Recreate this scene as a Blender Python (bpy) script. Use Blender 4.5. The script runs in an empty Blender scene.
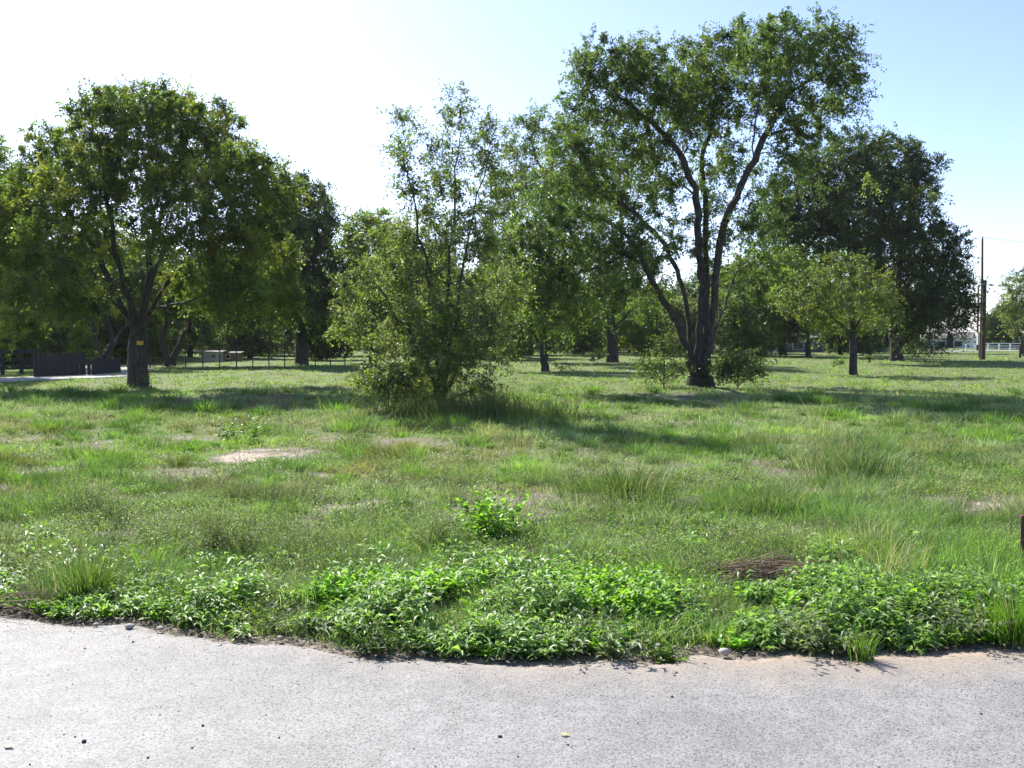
import bpy, math
import numpy as np
from mathutils import Vector

# ------------------------------------------------------------------ camera, sky, sun, exposure
scene = bpy.context.scene
COL = scene.collection
F = 1027.0                      # focal length in pixels of the 1024 wide frame
CAM_H = 1.65
PITCH = math.atan(48.0 / F)     # looking slightly down
SUN_EL = math.radians(38.0)
SUN_AZ = math.radians(-29.0)    # to the left of straight ahead (+Y)

cam_data = bpy.data.cameras.new("camera")
cam = bpy.data.objects.new("camera", cam_data)
COL.objects.link(cam)
cam_data.sensor_width = 36.0
cam_data.lens = 36.0 * F / 1024.0
cam_data.clip_start = 0.05
cam_data.clip_end = 6000.0
cam.location = (0, 0, CAM_H)
cam.rotation_euler = (math.pi / 2 - PITCH, 0, 0)
scene.camera = cam

world = bpy.data.worlds.new("World")
scene.world = world
world.use_nodes = True
wn = world.node_tree.nodes
wl = world.node_tree.links
wn.clear()
sky = wn.new('ShaderNodeTexSky')
sky.sky_type = 'NISHITA'
sky.sun_disc = False
sky.sun_elevation = SUN_EL
sky.sun_rotation = SUN_AZ
sky.altitude = 1600
sky.air_density = 1.0
sky.dust_density = 2.2
sky.ozone_density = 2.5
bg = wn.new('ShaderNodeBackground')
bg.inputs['Strength'].default_value = 0.105
wo = wn.new('ShaderNodeOutputWorld')
tint = wn.new('ShaderNodeVectorMath'); tint.operation = 'MULTIPLY'; tint.inputs[1].default_value = (0.97, 0.93, 1.05)
wl.new(sky.outputs[0], tint.inputs[0])
wl.new(tint.outputs[0], bg.inputs[0])
wl.new(bg.outputs[0], wo.inputs[0])

sd = bpy.data.lights.new("sun", 'SUN')
sd.energy = 4.6
sd.angle = math.radians(0.53)
sd.color = (1.0, 0.96, 0.88)
sun = bpy.data.objects.new("sun", sd)
COL.objects.link(sun)
S = Vector((math.sin(SUN_AZ) * math.cos(SUN_EL), math.cos(SUN_AZ) * math.cos(SUN_EL), math.sin(SUN_EL)))
sun.rotation_euler = S.to_track_quat('Z', 'Y').to_euler()
sun.location = (-20, 40, 50)

scene.view_settings.view_transform = 'Standard'
scene.view_settings.look = 'None'
scene.view_settings.exposure = 1.17
scene.view_settings.gamma = 1.0
scene.view_settings.use_curve_mapping = False
scene.render.engine = 'CYCLES'
cy = scene.cycles
cy.max_bounces = 6
cy.diffuse_bounces = 3
cy.glossy_bounces = 2
cy.transmission_bounces = 4
cy.use_denoising = True
cy.denoising_prefilter = 'ACCURATE'
cy.sample_clamp_indirect = 4.0

# ------------------------------------------------------------------ helpers
rng = np.random.default_rng(11)


def P(px, py, Y):
    """world point at depth Y seen in the photograph at pixel px, py"""
    x = (px - 512.0) / F
    v = (384.0 - py) / F
    c, s = math.cos(PITCH), math.sin(PITCH)
    dy = c + v * s
    dz = -s + v * c
    return np.array([x / dy * Y, Y, CAM_H + dz / dy * Y])


def depth(py):
    """ground distance of a picture row"""
    p = P(512, py, 1.0)
    return CAM_H / (CAM_H - p[2])


def G(px, py):
    Y = depth(py)
    return P(px, py, Y)


def _hash(ix, iy, seed):
    n = (ix.astype(np.int64) * 374761393 + iy.astype(np.int64) * 668265263 + seed * 1442695041) & 0x7fffffff
    n = ((n ^ (n >> 13)) * 1274126177) & 0x7fffffff
    return ((n ^ (n >> 16)) & 0xffff) / 65535.0


def noise(x, y, seed=0):
    x = np.asarray(x, float); y = np.asarray(y, float)
    ix = np.floor(x); iy = np.floor(y)
    fx = x - ix; fy = y - iy
    fx = fx * fx * (3 - 2 * fx); fy = fy * fy * (3 - 2 * fy)
    a = _hash(ix, iy, seed); b = _hash(ix + 1, iy, seed)
    c = _hash(ix, iy + 1, seed); d = _hash(ix + 1, iy + 1, seed)
    return (a * (1 - fx) + b * fx) * (1 - fy) + (c * (1 - fx) + d * fx) * fy


def fbm(x, y, scale, seed=0, octs=3):
    t = 0.0; a = 1.0; s = 0.0; k = 1.0 / scale
    for o in range(octs):
        t = t + a * noise(x * k, y * k, seed + o * 17)
        s += a; a *= 0.5; k *= 2.03
    return t / s


def smooth(a, b, v):
    t = np.clip((v - a) / (b - a), 0, 1)
    return t * t * (3 - 2 * t)


class Acc:
    """collects quads / tris with a colour per vertex, builds one mesh"""
    def __init__(self):
        self.v = []; self.c = []; self.idx = []; self.tot = []; self.n = 0; self.m = []

    def add(self, verts, colors, faces, mat=0):
        # verts (N,k,3), colors (N,3), faces: list of tuples of local indices
        N, k, _ = verts.shape
        if N == 0:
            return
        base = self.n + np.arange(N)[:, None] * k
        self.v.append(verts.reshape(-1, 3))
        self.c.append(np.repeat(colors, k, axis=0))
        for f in faces:
            self.idx.append((base + np.array(f)[None, :]).reshape(-1))
            self.tot.append(np.full(N, len(f)))
            self.m.append(np.full(N, mat))
        self.n += N * k

    def mesh(self, name, origin=(0, 0, 0), smooth_shade=False):
        v = np.concatenate(self.v) - np.array(origin)[None, :]
        c = np.concatenate(self.c)
        idx = np.concatenate(self.idx); tot = np.concatenate(self.tot)
        me = bpy.data.meshes.new(name)
        me.vertices.add(len(v)); me.vertices.foreach_set('co', v.astype(np.float32).ravel())
        me.loops.add(len(idx)); me.loops.foreach_set('vertex_index', idx.astype(np.int32))
        me.polygons.add(len(tot))
        st = np.concatenate([[0], np.cumsum(tot)[:-1]])
        me.polygons.foreach_set('loop_start', st.astype(np.int32))
        me.polygons.foreach_set('material_index', np.concatenate(self.m).astype(np.int32))
        if smooth_shade:
            me.polygons.foreach_set('use_smooth', np.ones(len(tot), bool))
        a = me.attributes.new('tint', 'FLOAT_COLOR', 'POINT')
        a.data.foreach_set('color', np.concatenate([c, np.ones((len(c), 1))], 1).astype(np.float32).ravel())
        me.update(calc_edges=True)
        return me


def obj(name, me, mats=(), parent=None, loc=(0, 0, 0)):
    for m in mats:
        me.materials.append(m)
    o = bpy.data.objects.new(name, me)
    COL.objects.link(o)
    o.location = loc
    o.parent = parent
    return o


def tag(o, label=None, cat=None, group=None, kind=None):
    if label: o['label'] = label
    if cat: o['category'] = cat
    if group: o['group'] = group
    if kind: o['kind'] = kind
    return o


def thing(name, label, cat, loc, group=None, rz=0.0):
    o = bpy.data.objects.new(name, None)
    COL.objects.link(o)
    o.empty_display_size = 0.3
    o.location = loc
    o.rotation_euler = (0, 0, rz)
    return tag(o, label, cat, group)


def copy_tree(root, loc, rz, sc, label, group=None):
    r = root.copy(); COL.objects.link(r)
    r.location = loc; r.rotation_euler = (0, 0, rz)
    r.scale = (sc[0], sc[1], sc[2])
    r['label'] = label
    if group: r['group'] = group
    for ch in list(root.children):
        c = ch.copy(); COL.objects.link(c); c.parent = r
        for g in ch.children:
            d = g.copy(); COL.objects.link(d); d.parent = c
    return r


def unit(a):
    return a / np.maximum(np.linalg.norm(a, axis=-1, keepdims=True), 1e-9)


# ------------------------------------------------------------------ materials
def mat_new(name):
    m = bpy.data.materials.new(name)
    m.use_nodes = True
    nt = m.node_tree
    nt.nodes.clear()
    out = nt.nodes.new('ShaderNodeOutputMaterial')
    return m, nt, out


def leaf_material(name, trans=0.45, rough=0.45, spec=0.5, boost=(1.25, 1.35, 0.55)):
    m, nt, out = mat_new(name)
    N, L = nt.nodes, nt.links
    at = N.new('ShaderNodeAttribute'); at.attribute_name = 'tint'
    pr = N.new('ShaderNodeBsdfPrincipled')
    pr.inputs['Roughness'].default_value = rough
    pr.inputs['Specular IOR Level'].default_value = spec
    L.new(at.outputs['Color'], pr.inputs['Base Color'])
    tr = N.new('ShaderNodeBsdfTranslucent')
    mu = N.new('ShaderNodeVectorMath'); mu.operation = 'MULTIPLY'
    mu.inputs[1].default_value = boost
    L.new(at.outputs['Color'], mu.inputs[0])
    L.new(mu.outputs[0], tr.inputs['Color'])
    mx = N.new('ShaderNodeMixShader'); mx.inputs[0].default_value = trans
    L.new(pr.outputs[0], mx.inputs[1]); L.new(tr.outputs[0], mx.inputs[2])
    L.new(mx.outputs[0], out.inputs[0])
    return m


def plain(name, col, rough=0.8, var=0.25, scale=6.0, bump=0.2, metal=0.0, stretch=(1, 1, 1)):
    m, nt, out = mat_new(name)
    N, L = nt.nodes, nt.links
    tc = N.new('ShaderNodeTexCoord')
    mp = N.new('ShaderNodeMapping'); mp.inputs['Scale'].default_value = stretch
    L.new(tc.outputs['Object'], mp.inputs[0])
    no = N.new('ShaderNodeTexNoise'); no.inputs['Scale'].default_value = scale
    no.inputs['Detail'].default_value = 6
    L.new(mp.outputs[0], no.inputs['Vector'])
    mr = N.new('ShaderNodeMapRange')
    mr.inputs['To Min'].default_value = 1 - var; mr.inputs['To Max'].default_value = 1 + var
    mr.inputs['From Min'].default_value = 0.3; mr.inputs['From Max'].default_value = 0.7
    L.new(no.outputs['Fac'], mr.inputs[0])
    vm = N.new('ShaderNodeVectorMath'); vm.operation = 'SCALE'
    vm.inputs[0].default_value = col
    L.new(mr.outputs[0], vm.inputs['Scale'])
    pr = N.new('ShaderNodeBsdfPrincipled')
    pr.inputs['Roughness'].default_value = rough
    pr.inputs['Metallic'].default_value = metal
    L.new(vm.outputs[0], pr.inputs['Base Color'])
    bp = N.new('ShaderNodeBump'); bp.inputs['Strength'].default_value = bump
    bp.inputs['Distance'].default_value = 0.03
    L.new(no.outputs['Fac'], bp.inputs['Height'])
    L.new(bp.outputs[0], pr.inputs['Normal'])
    L.new(pr.outputs[0], out.inputs[0])
    return m


M_BARK = plain('bark', (0.048, 0.040, 0.033), 0.9, 0.75, 6.0, 1.0, 0, (3, 3, 0.6))
M_BARK_YOUNG = plain('young_bark', (0.045, 0.038, 0.030), 0.85, 0.35, 9.0, 0.5, 0, (3, 3, 0.8))
M_TREE_LEAF = leaf_material('tree_leaf', 0.56, 0.5, 0.4, (1.32, 1.45, 0.6))
M_WEED_LEAF = leaf_material('weed_leaf', 0.48, 0.48, 0.4, (1.2, 1.3, 0.55))
M_GRASS = leaf_material('grass_blade', 0.45, 0.55, 0.3, (1.15, 1.2, 0.6))
M_DRY = leaf_material('dry_stalk', 0.2, 0.7, 0.2, (1, 1, 0.9))
M_WOODGREY = plain('weathered_board', (0.036, 0.033, 0.033), 0.9, 0.4, 5, 0.4, 0, (6, 6, 0.7))
M_POLE = plain('creosoted_wood', (0.075, 0.045, 0.035), 0.85, 0.4, 6, 0.4, 0, (5, 5, 0.5))
M_WHITE = plain('white_paint', (0.78, 0.78, 0.76), 0.5, 0.05, 3, 0.05)
M_SIDING = plain('pale_siding', (0.62, 0.64, 0.66), 0.6, 0.08, 2, 0.05)
M_BLUE = plain('blue_siding', (0.16, 0.22, 0.28), 0.6, 0.12, 2, 0.05)
M_TAN = plain('tan_siding', (0.35, 0.24, 0.17), 0.7, 0.12, 2, 0.05)
M_ROOF = plain('shingle_roof', (0.14, 0.13, 0.13), 0.9, 0.25, 8, 0.2)
M_GLASS = plain('dark_glass', (0.03, 0.035, 0.04), 0.12, 0.1, 1, 0.0)
M_METAL = plain('galvanised_metal', (0.4, 0.41, 0.42), 0.45, 0.15, 5, 0.05, 0.7)
M_RUST = plain('rusty_steel', (0.10, 0.045, 0.03), 0.8, 0.4, 20, 0.4, 0.1)
M_TAG = plain('yellow_tag_paint', (0.55, 0.36, 0.03), 0.6, 0.3, 30, 0.1)
M_STONE = plain('dark_stone', (0.06, 0.055, 0.05), 0.8, 0.4, 40, 0.4)
M_PALESTONE = plain('pale_stone', (0.42, 0.38, 0.33), 0.8, 0.3, 40, 0.4)
M_DRYLEAF = plain('dry_yellow_leaf', (0.5, 0.38, 0.09), 0.7, 0.2, 40, 0.2)

# ------------------------------------------------------------------ ground
EDGE_PX = [(-260, 612), (0, 614), (60, 617), (130, 622), (190, 632), (240, 641), (300, 644), (350, 651), (400, 657),
           (480, 658), (560, 660), (600, 657), (700, 655), (780, 652), (850, 654), (930, 650), (1024, 643), (1300, 636)]
EP = np.array([G(a, b)[:2] for a, b in EDGE_PX])


def edge_y(x):
    """where the tarmac ends"""
    x = np.asarray(x, float)
    y = np.interp(x, EP[:, 0], EP[:, 1])
    y = y + (noise(x * 4.1, x * 0 + 3.3, 5) - 0.5) * 0.14 + (noise(x * 13.0, x * 0 + 7.3, 6) - 0.5) * 0.07
    return y


BARE_PX = [(270, 458, 52, 8, 1.2), (185, 441, 38, 5, .9), (85, 448, 45, 6, .8), (330, 440, 20, 4, .6), (385, 511, 60, 9, .95), (325, 524, 22, 8, .8),
           (235, 510, 34, 6, .7), (110, 536, 30, 5, .7), (590, 504, 42, 8, .8), (545, 520, 26, 14, .6), (815, 496, 60, 8, .85), (990, 511, 70, 8, 1.0),
           (575, 458, 36, 4, .6), (700, 398, 60, 6, .5), (480, 560, 22, 8, .6), (560, 585, 18, 8, .4), (910, 590, 24, 8, .5), (150, 560, 18, 6, .4),
           (640, 535, 40, 8, .4), (30, 500, 30, 6, .4), (690, 424, 70, 7, .45), (560, 412, 40, 3, .45), (60, 470, 60, 5, .8), (150, 480, 50, 5, .7), (420, 445, 50, 4, .7), (960, 500, 60, 6, .9), (880, 520, 40, 5, .6), (700, 500, 40, 6, .8), (300, 480, 40, 5, .7), (20, 440, 50, 4, .8), (480, 500, 30, 6, .7), (650, 465, 50, 4, .6), (740, 545, 30, 6, .6)]


def to_px(x, y):
    """picture position of a ground point (for reading the plan of bare patches off the photograph)"""
    c, s = math.cos(PITCH), math.sin(PITCH)
    yy = np.maximum(y, 0.5)
    f = c * yy + s * CAM_H
    u = s * yy - c * CAM_H
    return 512 + F * x / f, 384 - F * u / f


BARE_W = []
for (bx, by, rx, ry, a) in BARE_PX:
    c0 = G(bx, by)
    sx = rx / F * c0[1]
    sy = (depth(by - ry) - depth(by + ry)) / 2
    BARE_W.append((c0[0], c0[1], sx, sy, a))


def bare(x, y):
    x = np.asarray(x, float); y = np.asarray(y, float)
    wx = x + (fbm(x, y, 0.9, 31) - .5) * 0.9
    wy = y + (fbm(x, y, 0.9, 47) - .5) * 0.9
    b = np.zeros_like(x)
    for (cx, cy_, sx, sy, a) in BARE_W:
        d = np.sqrt(((wx - cx) / sx) ** 2 + ((wy - cy_) / sy) ** 2)
        b = np.maximum(b, a * smooth(1.25, 0.6, d))
        if a > 1: big = 1.5 * smooth(1.25, .5, d)
    n = fbm(x, y, 1.1, 71, 4)
    b = np.maximum(b, 0.6 * smooth(0.62, 0.74, n) * smooth(6.0, 8.0, y) * smooth(60, 25, y))
    n2 = fbm(x, y, 0.35, 91, 2)
    b = b * (0.25 + 1.1 * smooth(0.35, 0.62, n2))
    b = np.maximum(b, big * (.35 + .75 * smooth(.3, .55, n2)))
    # sandy shoulder beside the tarmac
    e = y - edge_y(x)
    b = np.maximum(b, smooth(0.22, 0.05, e))
    return np.clip(b, 0, 1.5)


def ground_z(x, y):
    e = y - edge_y(x)
    z = 0.035 * smooth(0.0, 0.7, e)
    z = z + (fbm(x, y, 2.6, 7) - 0.5) * 0.10 * smooth(0.4, 3.0, e) + (fbm(x, y, 0.3, 9) - 0.5) * 0.045 * smooth(0.05, 0.5, e)
    z = z - 0.014
    return z * smooth(400, 100, np.abs(y)) * smooth(400, 100, np.abs(x)) * (e > -0.3) + (e <= -0.3) * -0.014


def axis_lines(a, b, step, far, grow=1.16):
    mid = np.arange(a, b + 1e-6, step)
    out = []; d = step; p = b
    while p < far:
        d *= grow; p += d; out.append(p)
    low = []; d = step; p = a
    while p > -far:
        d *= grow; p -= d; low.append(p)
    return np.concatenate([low[::-1], mid, out])


def grid_mesh(name, xs, ys, zfun, attr=None):
    X, Y = np.meshgrid(xs, ys)
    Z = zfun(X, Y)
    v = np.stack([X, Y, Z], -1).reshape(-1, 3)
    nx, ny = len(xs), len(ys)
    i = (np.arange(ny - 1)[:, None] * nx + np.arange(nx - 1)[None, :]).reshape(-1)
    q = np.stack([i, i + 1, i + 1 + nx, i + nx], 1)
    me = bpy.data.meshes.new(name)
    me.vertices.add(len(v)); me.vertices.foreach_set('co', v.astype(np.float32).ravel())
    me.loops.add(q.size); me.loops.foreach_set('vertex_index', q.astype(np.int32).ravel())
    me.polygons.add(len(q)); me.polygons.foreach_set('loop_start', (np.arange(len(q)) * 4).astype(np.int32))
    me.polygons.foreach_set('use_smooth', np.ones(len(q), bool))
    if attr is not None:
        A = attr(X, Y).reshape(-1)
        a = me.attributes.new('bare', 'FLOAT', 'POINT')
        a.data.foreach_set('value', A.astype(np.float32))
    me.update(calc_edges=True)
    return me


m, nt, out = mat_new('field_soil')
N, L = nt.nodes, nt.links
tc = N.new('ShaderNodeTexCoord')
at = N.new('ShaderNodeAttribute'); at.attribute_name = 'bare'
n1 = N.new('ShaderNodeTexNoise'); n1.inputs['Scale'].default_value = 1.3; n1.inputs['Detail'].default_value = 8
n2 = N.new('ShaderNodeTexNoise'); n2.inputs['Scale'].default_value = 22; n2.inputs['Detail'].default_value = 8
n3 = N.new('ShaderNodeTexNoise'); n3.inputs['Scale'].default_value = 0.12; n3.inputs['Detail'].default_value = 6
for n in (n1, n2, n3): L.new(tc.outputs['Object'], n.inputs['Vector'])
cr = N.new('ShaderNodeValToRGB')
cr.color_ramp.elements[0].position = 0.35; cr.color_ramp.elements[0].color = (0.095, 0.125, 0.035, 1)
cr.color_ramp.elements[1].position = 0.65; cr.color_ramp.elements[1].color = (0.145, 0.16, 0.07, 1)
L.new(n1.outputs['Fac'], cr.inputs[0])
cr3 = N.new('ShaderNodeValToRGB')
cr3.color_ramp.elements[0].position = 0.35; cr3.color_ramp.elements[0].color = (0.10, 0.17, 0.035, 1)
cr3.color_ramp.elements[1].position = 0.65; cr3.color_ramp.elements[1].color = (0.17, 0.19, 0.075, 1)
L.new(n3.outputs['Fac'], cr3.inputs[0])
mxa = N.new('ShaderNodeMix'); mxa.data_type = 'RGBA'; mxa.inputs[0].default_value = 0.5
L.new(cr.outputs[0], mxa.inputs[6]); L.new(cr3.outputs[0], mxa.inputs[7])
cr2 = N.new('ShaderNodeValToRGB')
cr2.color_ramp.elements[0].position = 0.3; cr2.color_ramp.elements[0].color = (0.09, 0.072, 0.055, 1)
cr2.color_ramp.elements[1].position = 0.7; cr2.color_ramp.elements[1].color = (0.30, 0.25, 0.205, 1)
L.new(n2.outputs['Fac'], cr2.inputs[0])
mxb = N.new('ShaderNodeMix'); mxb.data_type = 'RGBA'
L.new(at.outputs['Fac'], mxb.inputs[0]); L.new(mxa.outputs[2], mxb.inputs[6]); L.new(cr2.outputs[0], mxb.inputs[7])
ms = N.new('ShaderNodeMapRange'); ms.inputs['From Min'].default_value = 1.0; ms.inputs['From Max'].default_value = 1.4
L.new(at.outputs['Fac'], ms.inputs[0])
mxs = N.new('ShaderNodeMix'); mxs.data_type = 'RGBA'
L.new(ms.outputs[0], mxs.inputs[0]); L.new(cr2.outputs[0], mxs.inputs[6])
crs = N.new('ShaderNodeValToRGB')
crs.color_ramp.elements[0].position = 0.3; crs.color_ramp.elements[0].color = (0.26, 0.20, 0.155, 1)
crs.color_ramp.elements[1].position = 0.6; crs.color_ramp.elements[1].color = (0.50, 0.41, 0.33, 1)
L.new(n2.outputs['Fac'], crs.inputs[0]); L.new(crs.outputs[0], mxs.inputs[7])
L.new(mxs.outputs[2], mxb.inputs[7])
pr = N.new('ShaderNodeBsdfPrincipled'); pr.inputs['Roughness'].default_value = 0.95
pr.inputs['Specular IOR Level'].default_value = 0.2
L.new(mxb.outputs[2], pr.inputs['Base Color'])
bp = N.new('ShaderNodeBump'); bp.inputs['Strength'].default_value = 0.6; bp.inputs['Distance'].default_value = 0.04
L.new(n2.outputs['Fac'], bp.inputs['Height']); L.new(bp.outputs[0], pr.inputs['Normal'])
L.new(pr.outputs[0], out.inputs[0])
M_SOIL = m

xs = axis_lines(-14, 14, 0.16, 2500)
ys = axis_lines(4.6, 30, 0.13, 2500)
ground = obj('ground', grid_mesh('ground', xs, ys, ground_z, bare), [M_SOIL])
tag(ground, kind='structure')

# ------------------------------------------------------------------ near road
m, nt, out = mat_new('chip_seal_tarmac')
N, L = nt.nodes, nt.links
tc = N.new('ShaderNodeTexCoord')
at = N.new('ShaderNodeAttribute'); at.attribute_name = 'bare'
vo = N.new('ShaderNodeTexVoronoi'); vo.inputs['Scale'].default_value = 130
vo2 = N.new('ShaderNodeTexVoronoi'); vo2.inputs['Scale'].default_value = 42
nl = N.new('ShaderNodeTexNoise'); nl.inputs['Scale'].default_value = 0.9; nl.inputs['Detail'].default_value = 5
nf = N.new('ShaderNodeTexNoise'); nf.inputs['Scale'].default_value = 60; nf.inputs['Detail'].default_value = 6
nm = N.new('ShaderNodeTexNoise'); nm.inputs['Scale'].default_value = 7; nm.inputs['Detail'].default_value = 5
for n in (vo, vo2, nl, nf, nm): L.new(tc.outputs['Object'], n.inputs['Vector'])
sep = N.new('ShaderNodeSeparateColor'); L.new(vo.outputs['Color'], sep.inputs[0])
cr = N.new('ShaderNodeValToRGB')
cr.color_ramp.elements[0].position = 0.0; cr.color_ramp.elements[0].color = (0.095, 0.09, 0.086, 1)
e = cr.color_ramp.elements.new(0.2); e.color = (0.190, 0.184, 0.176, 1)
cr.color_ramp.elements[2].position = 1.0; cr.color_ramp.elements[2].color = (0.30, 0.290, 0.275, 1)
L.new(sep.outputs[0], cr.inputs[0])
mr = N.new('ShaderNodeMapRange'); mr.inputs['From Min'].default_value = 0.3; mr.inputs['From Max'].default_value = 0.7
mr.inputs['To Min'].default_value = 0.80; mr.inputs['To Max'].default_value = 1.16
L.new(nl.outputs['Fac'], mr.inputs[0])
mr2 = N.new('ShaderNodeMapRange'); mr2.inputs['From Min'].default_value = 0.3; mr2.inputs['From Max'].default_value = 0.7
mr2.inputs['To Min'].default_value = 0.86; mr2.inputs['To Max'].default_value = 1.12
L.new(nm.outputs['Fac'], mr2.inputs[0])
mm = N.new('ShaderNodeMath'); mm.operation = 'MULTIPLY'; L.new(mr.outputs[0], mm.inputs[0]); L.new(mr2.outputs[0], mm.inputs[1])
vm = N.new('ShaderNodeVectorMath'); vm.operation = 'SCALE'
L.new(cr.outputs[0], vm.inputs[0]); L.new(mm.outputs[0], vm.inputs['Scale'])
sand = N.new('ShaderNodeValToRGB')
sand.color_ramp.elements[0].position = 0.3; sand.color_ramp.elements[0].color = (0.27, 0.205, 0.15, 1)
sand.color_ramp.elements[1].position = 0.7; sand.color_ramp.elements[1].color = (0.40, 0.32, 0.24, 1)
L.new(nf.outputs['Fac'], sand.inputs[0])
sm = N.new('ShaderNodeMath'); sm.operation = 'MULTIPLY_ADD'   # sand cover broken by the grain
L.new(nm.outputs['Fac'], sm.inputs[0]); sm.inputs[1].default_value = 0.9; sm.inputs[2].default_value = -0.45
sa = N.new('ShaderNodeMath'); sa.operation = 'ADD'; sa.use_clamp = True
L.new(sm.outputs[0], sa.inputs[0]); L.new(at.outputs['Fac'], sa.inputs[1])
sb = N.new('ShaderNodeMath'); sb.operation = 'MULTIPLY'; L.new(sa.outputs[0], sb.inputs[0]); L.new(at.outputs['Fac'], sb.inputs[1])
mx = N.new('ShaderNodeMix'); mx.data_type = 'RGBA'
L.new(sb.outputs[0], mx.inputs[0]); L.new(vm.outputs[0], mx.inputs[6]); L.new(sand.outputs[0], mx.inputs[7])
pr = N.new('ShaderNodeBsdfPrincipled'); pr.inputs['Roughness'].default_value = 0.75
pr.inputs['Specular IOR Level'].default_value = 0.35
L.new(mx.outputs[2], pr.inputs['Base Color'])
ad = N.new('ShaderNodeMath'); ad.operation = 'MULTIPLY_ADD'
L.new(vo2.outputs['Distance'], ad.inputs[0]); ad.inputs[1].default_value = 0.6; L.new(vo.outputs['Distance'], ad.inputs[2])
bp = N.new('ShaderNodeBump'); bp.inputs['Strength'].default_value = 0.22; bp.inputs['Distance'].default_value = 0.005
bp.invert = True
L.new(ad.outputs[0], bp.inputs['Height']); L.new(bp.outputs[0], pr.inputs['Normal'])
L.new(pr.outputs[0], out.inputs[0])
M_ROAD = m


def road_mesh():
    xs = np.concatenate([np.arange(-90, -9, 1.5), np.arange(-9, 9, 0.05), np.arange(9, 91, 1.5)])
    t = np.array([0, 0.3, 0.55, 0.7, 0.8, 0.86, 0.9, 0.93, 0.96, 0.985, 1.0])
    E = edge_y(xs)
    y0 = -4.5
    X = np.repeat(xs[None, :], len(t), 0)
    Y = y0 + (E - y0)[None, :] * t[:, None]
    Z = np.full_like(X, 0.004); Z[-1, :] = -0.02
    nx, ny = len(xs), len(t)
    v = np.stack([X, Y, Z], -1).reshape(-1, 3)
    i = (np.arange(ny - 1)[:, None] * nx + np.arange(nx - 1)[None, :]).reshape(-1)
    q = np.stack([i, i + 1, i + 1 + nx, i + nx], 1)
    me = bpy.data.meshes.new('road')
    me.from_pydata(v.tolist(), [], q.tolist())
    d = (E[None, :] - Y)
    reach = 0.22 + 0.75 * smooth(-2.5, 2.0, X) * (0.5 + fbm(X, Y, 1.2, 61))
    A = smooth(1.0, 0.0, d / reach) * (0.55 + 0.45 * smooth(-1, 2, X))
    a = me.attributes.new('bare', 'FLOAT', 'POINT')
    a.data.foreach_set('value', A.reshape(-1).astype(np.float32))
    return me


road = obj('road', road_mesh(), [M_ROAD]); tag(road, kind='structure')


# pale track behind the left-hand tree, and the drive at the far right
def strip(name, pts, w, mat, z=0.05):
    pts = [Vector(p) for p in pts]
    vs, fs = [], []
    res = []
    for i in range(len(pts) - 1):
        p0 = pts[max(i - 1, 0)]; p1 = pts[i]; p2 = pts[i + 1]; p3 = pts[min(i + 2, len(pts) - 1)]
        for k in range(8):
            t = k / 8
            res.append(0.5 * ((2 * p1) + (-p0 + p2) * t + (2 * p0 - 5 * p1 + 4 * p2 - p3) * t * t + (-p0 + 3 * p1 - 3 * p2 + p3) * t ** 3))
    res.append(pts[-1])
    for i, p in enumerate(res):
        d = (res[min(i + 1, len(res) - 1)] - res[max(i - 1, 0)]).normalized()
        n = Vector((-d.y, d.x)) * w / 2
        for sgn, zz in ((-1.06, -0.05), (-1, z), (1, z), (1.06, -0.05)):
            q = p + n * sgn
            vs.append((q.x, q.y, zz + float(noise(q.x, q.y, 3)) * 0.01))
        if i:
            for k in range(3):
                a = (i - 1) * 4 + k
                fs.append((a, a + 1, a + 5, a + 4))
    me = bpy.data.meshes.new(name); me.from_pydata(vs, [], fs)
    return tag(obj(name, me, [mat]), kind='structure')


M_TRACK = plain('pale_track', (0.42, 0.39, 0.35), 0.9, 0.15, 3, 0.2)
strip('track', [(-40, 26), (-28, 31), (-21.5, 35.9), (-18.0, 39.2), (-16.9, 41.4), (-17.8, 45), (-20, 52), (-28, 60)], 3.0, M_TRACK)
strip('driveway', [(44, 106), (49, 110), (60, 112.5), (88, 114)], 3.0, M_TRACK, 0.06)


# ------------------------------------------------------------------ vegetation builders
def leaf_batch(acc, pos, d, up, ln, wd, col, droop=0.25, fold=0.25, mat=0):
    """lance-shaped leaves folded along the midrib"""
    N = len(pos)
    d = unit(d)
    side = unit(np.cross(d, up))
    nrm = np.cross(side, d)
    ln = np.broadcast_to(ln, (N,))[:, None]; wd = np.broadcast_to(wd, (N,))[:, None]
    b = pos
    mid = pos + d * ln * 0.45
    c = mid - nrm * wd * fold
    t = pos + d * ln - np.array([0, 0, 1.0]) * ln * droop
    l = mid + side * wd * 0.5
    r = mid - side * wd * 0.5
    acc.add(np.stack([b, r, t, l, c], 1), col, [(0, 1, 2, 4), (0, 4, 2, 3)], mat)


def simple_leaf_batch(acc, pos, d, side, ln, wd, col, mat=0):
    ln = ln[:, None]; wd = wd[:, None]
    m_ = pos + d * ln * 0.5
    acc.add(np.stack([pos, m_ - side * wd * .5, pos + d * ln, m_ + side * wd * .5], 1), col, [(0, 1, 2, 3)], mat)


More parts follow.
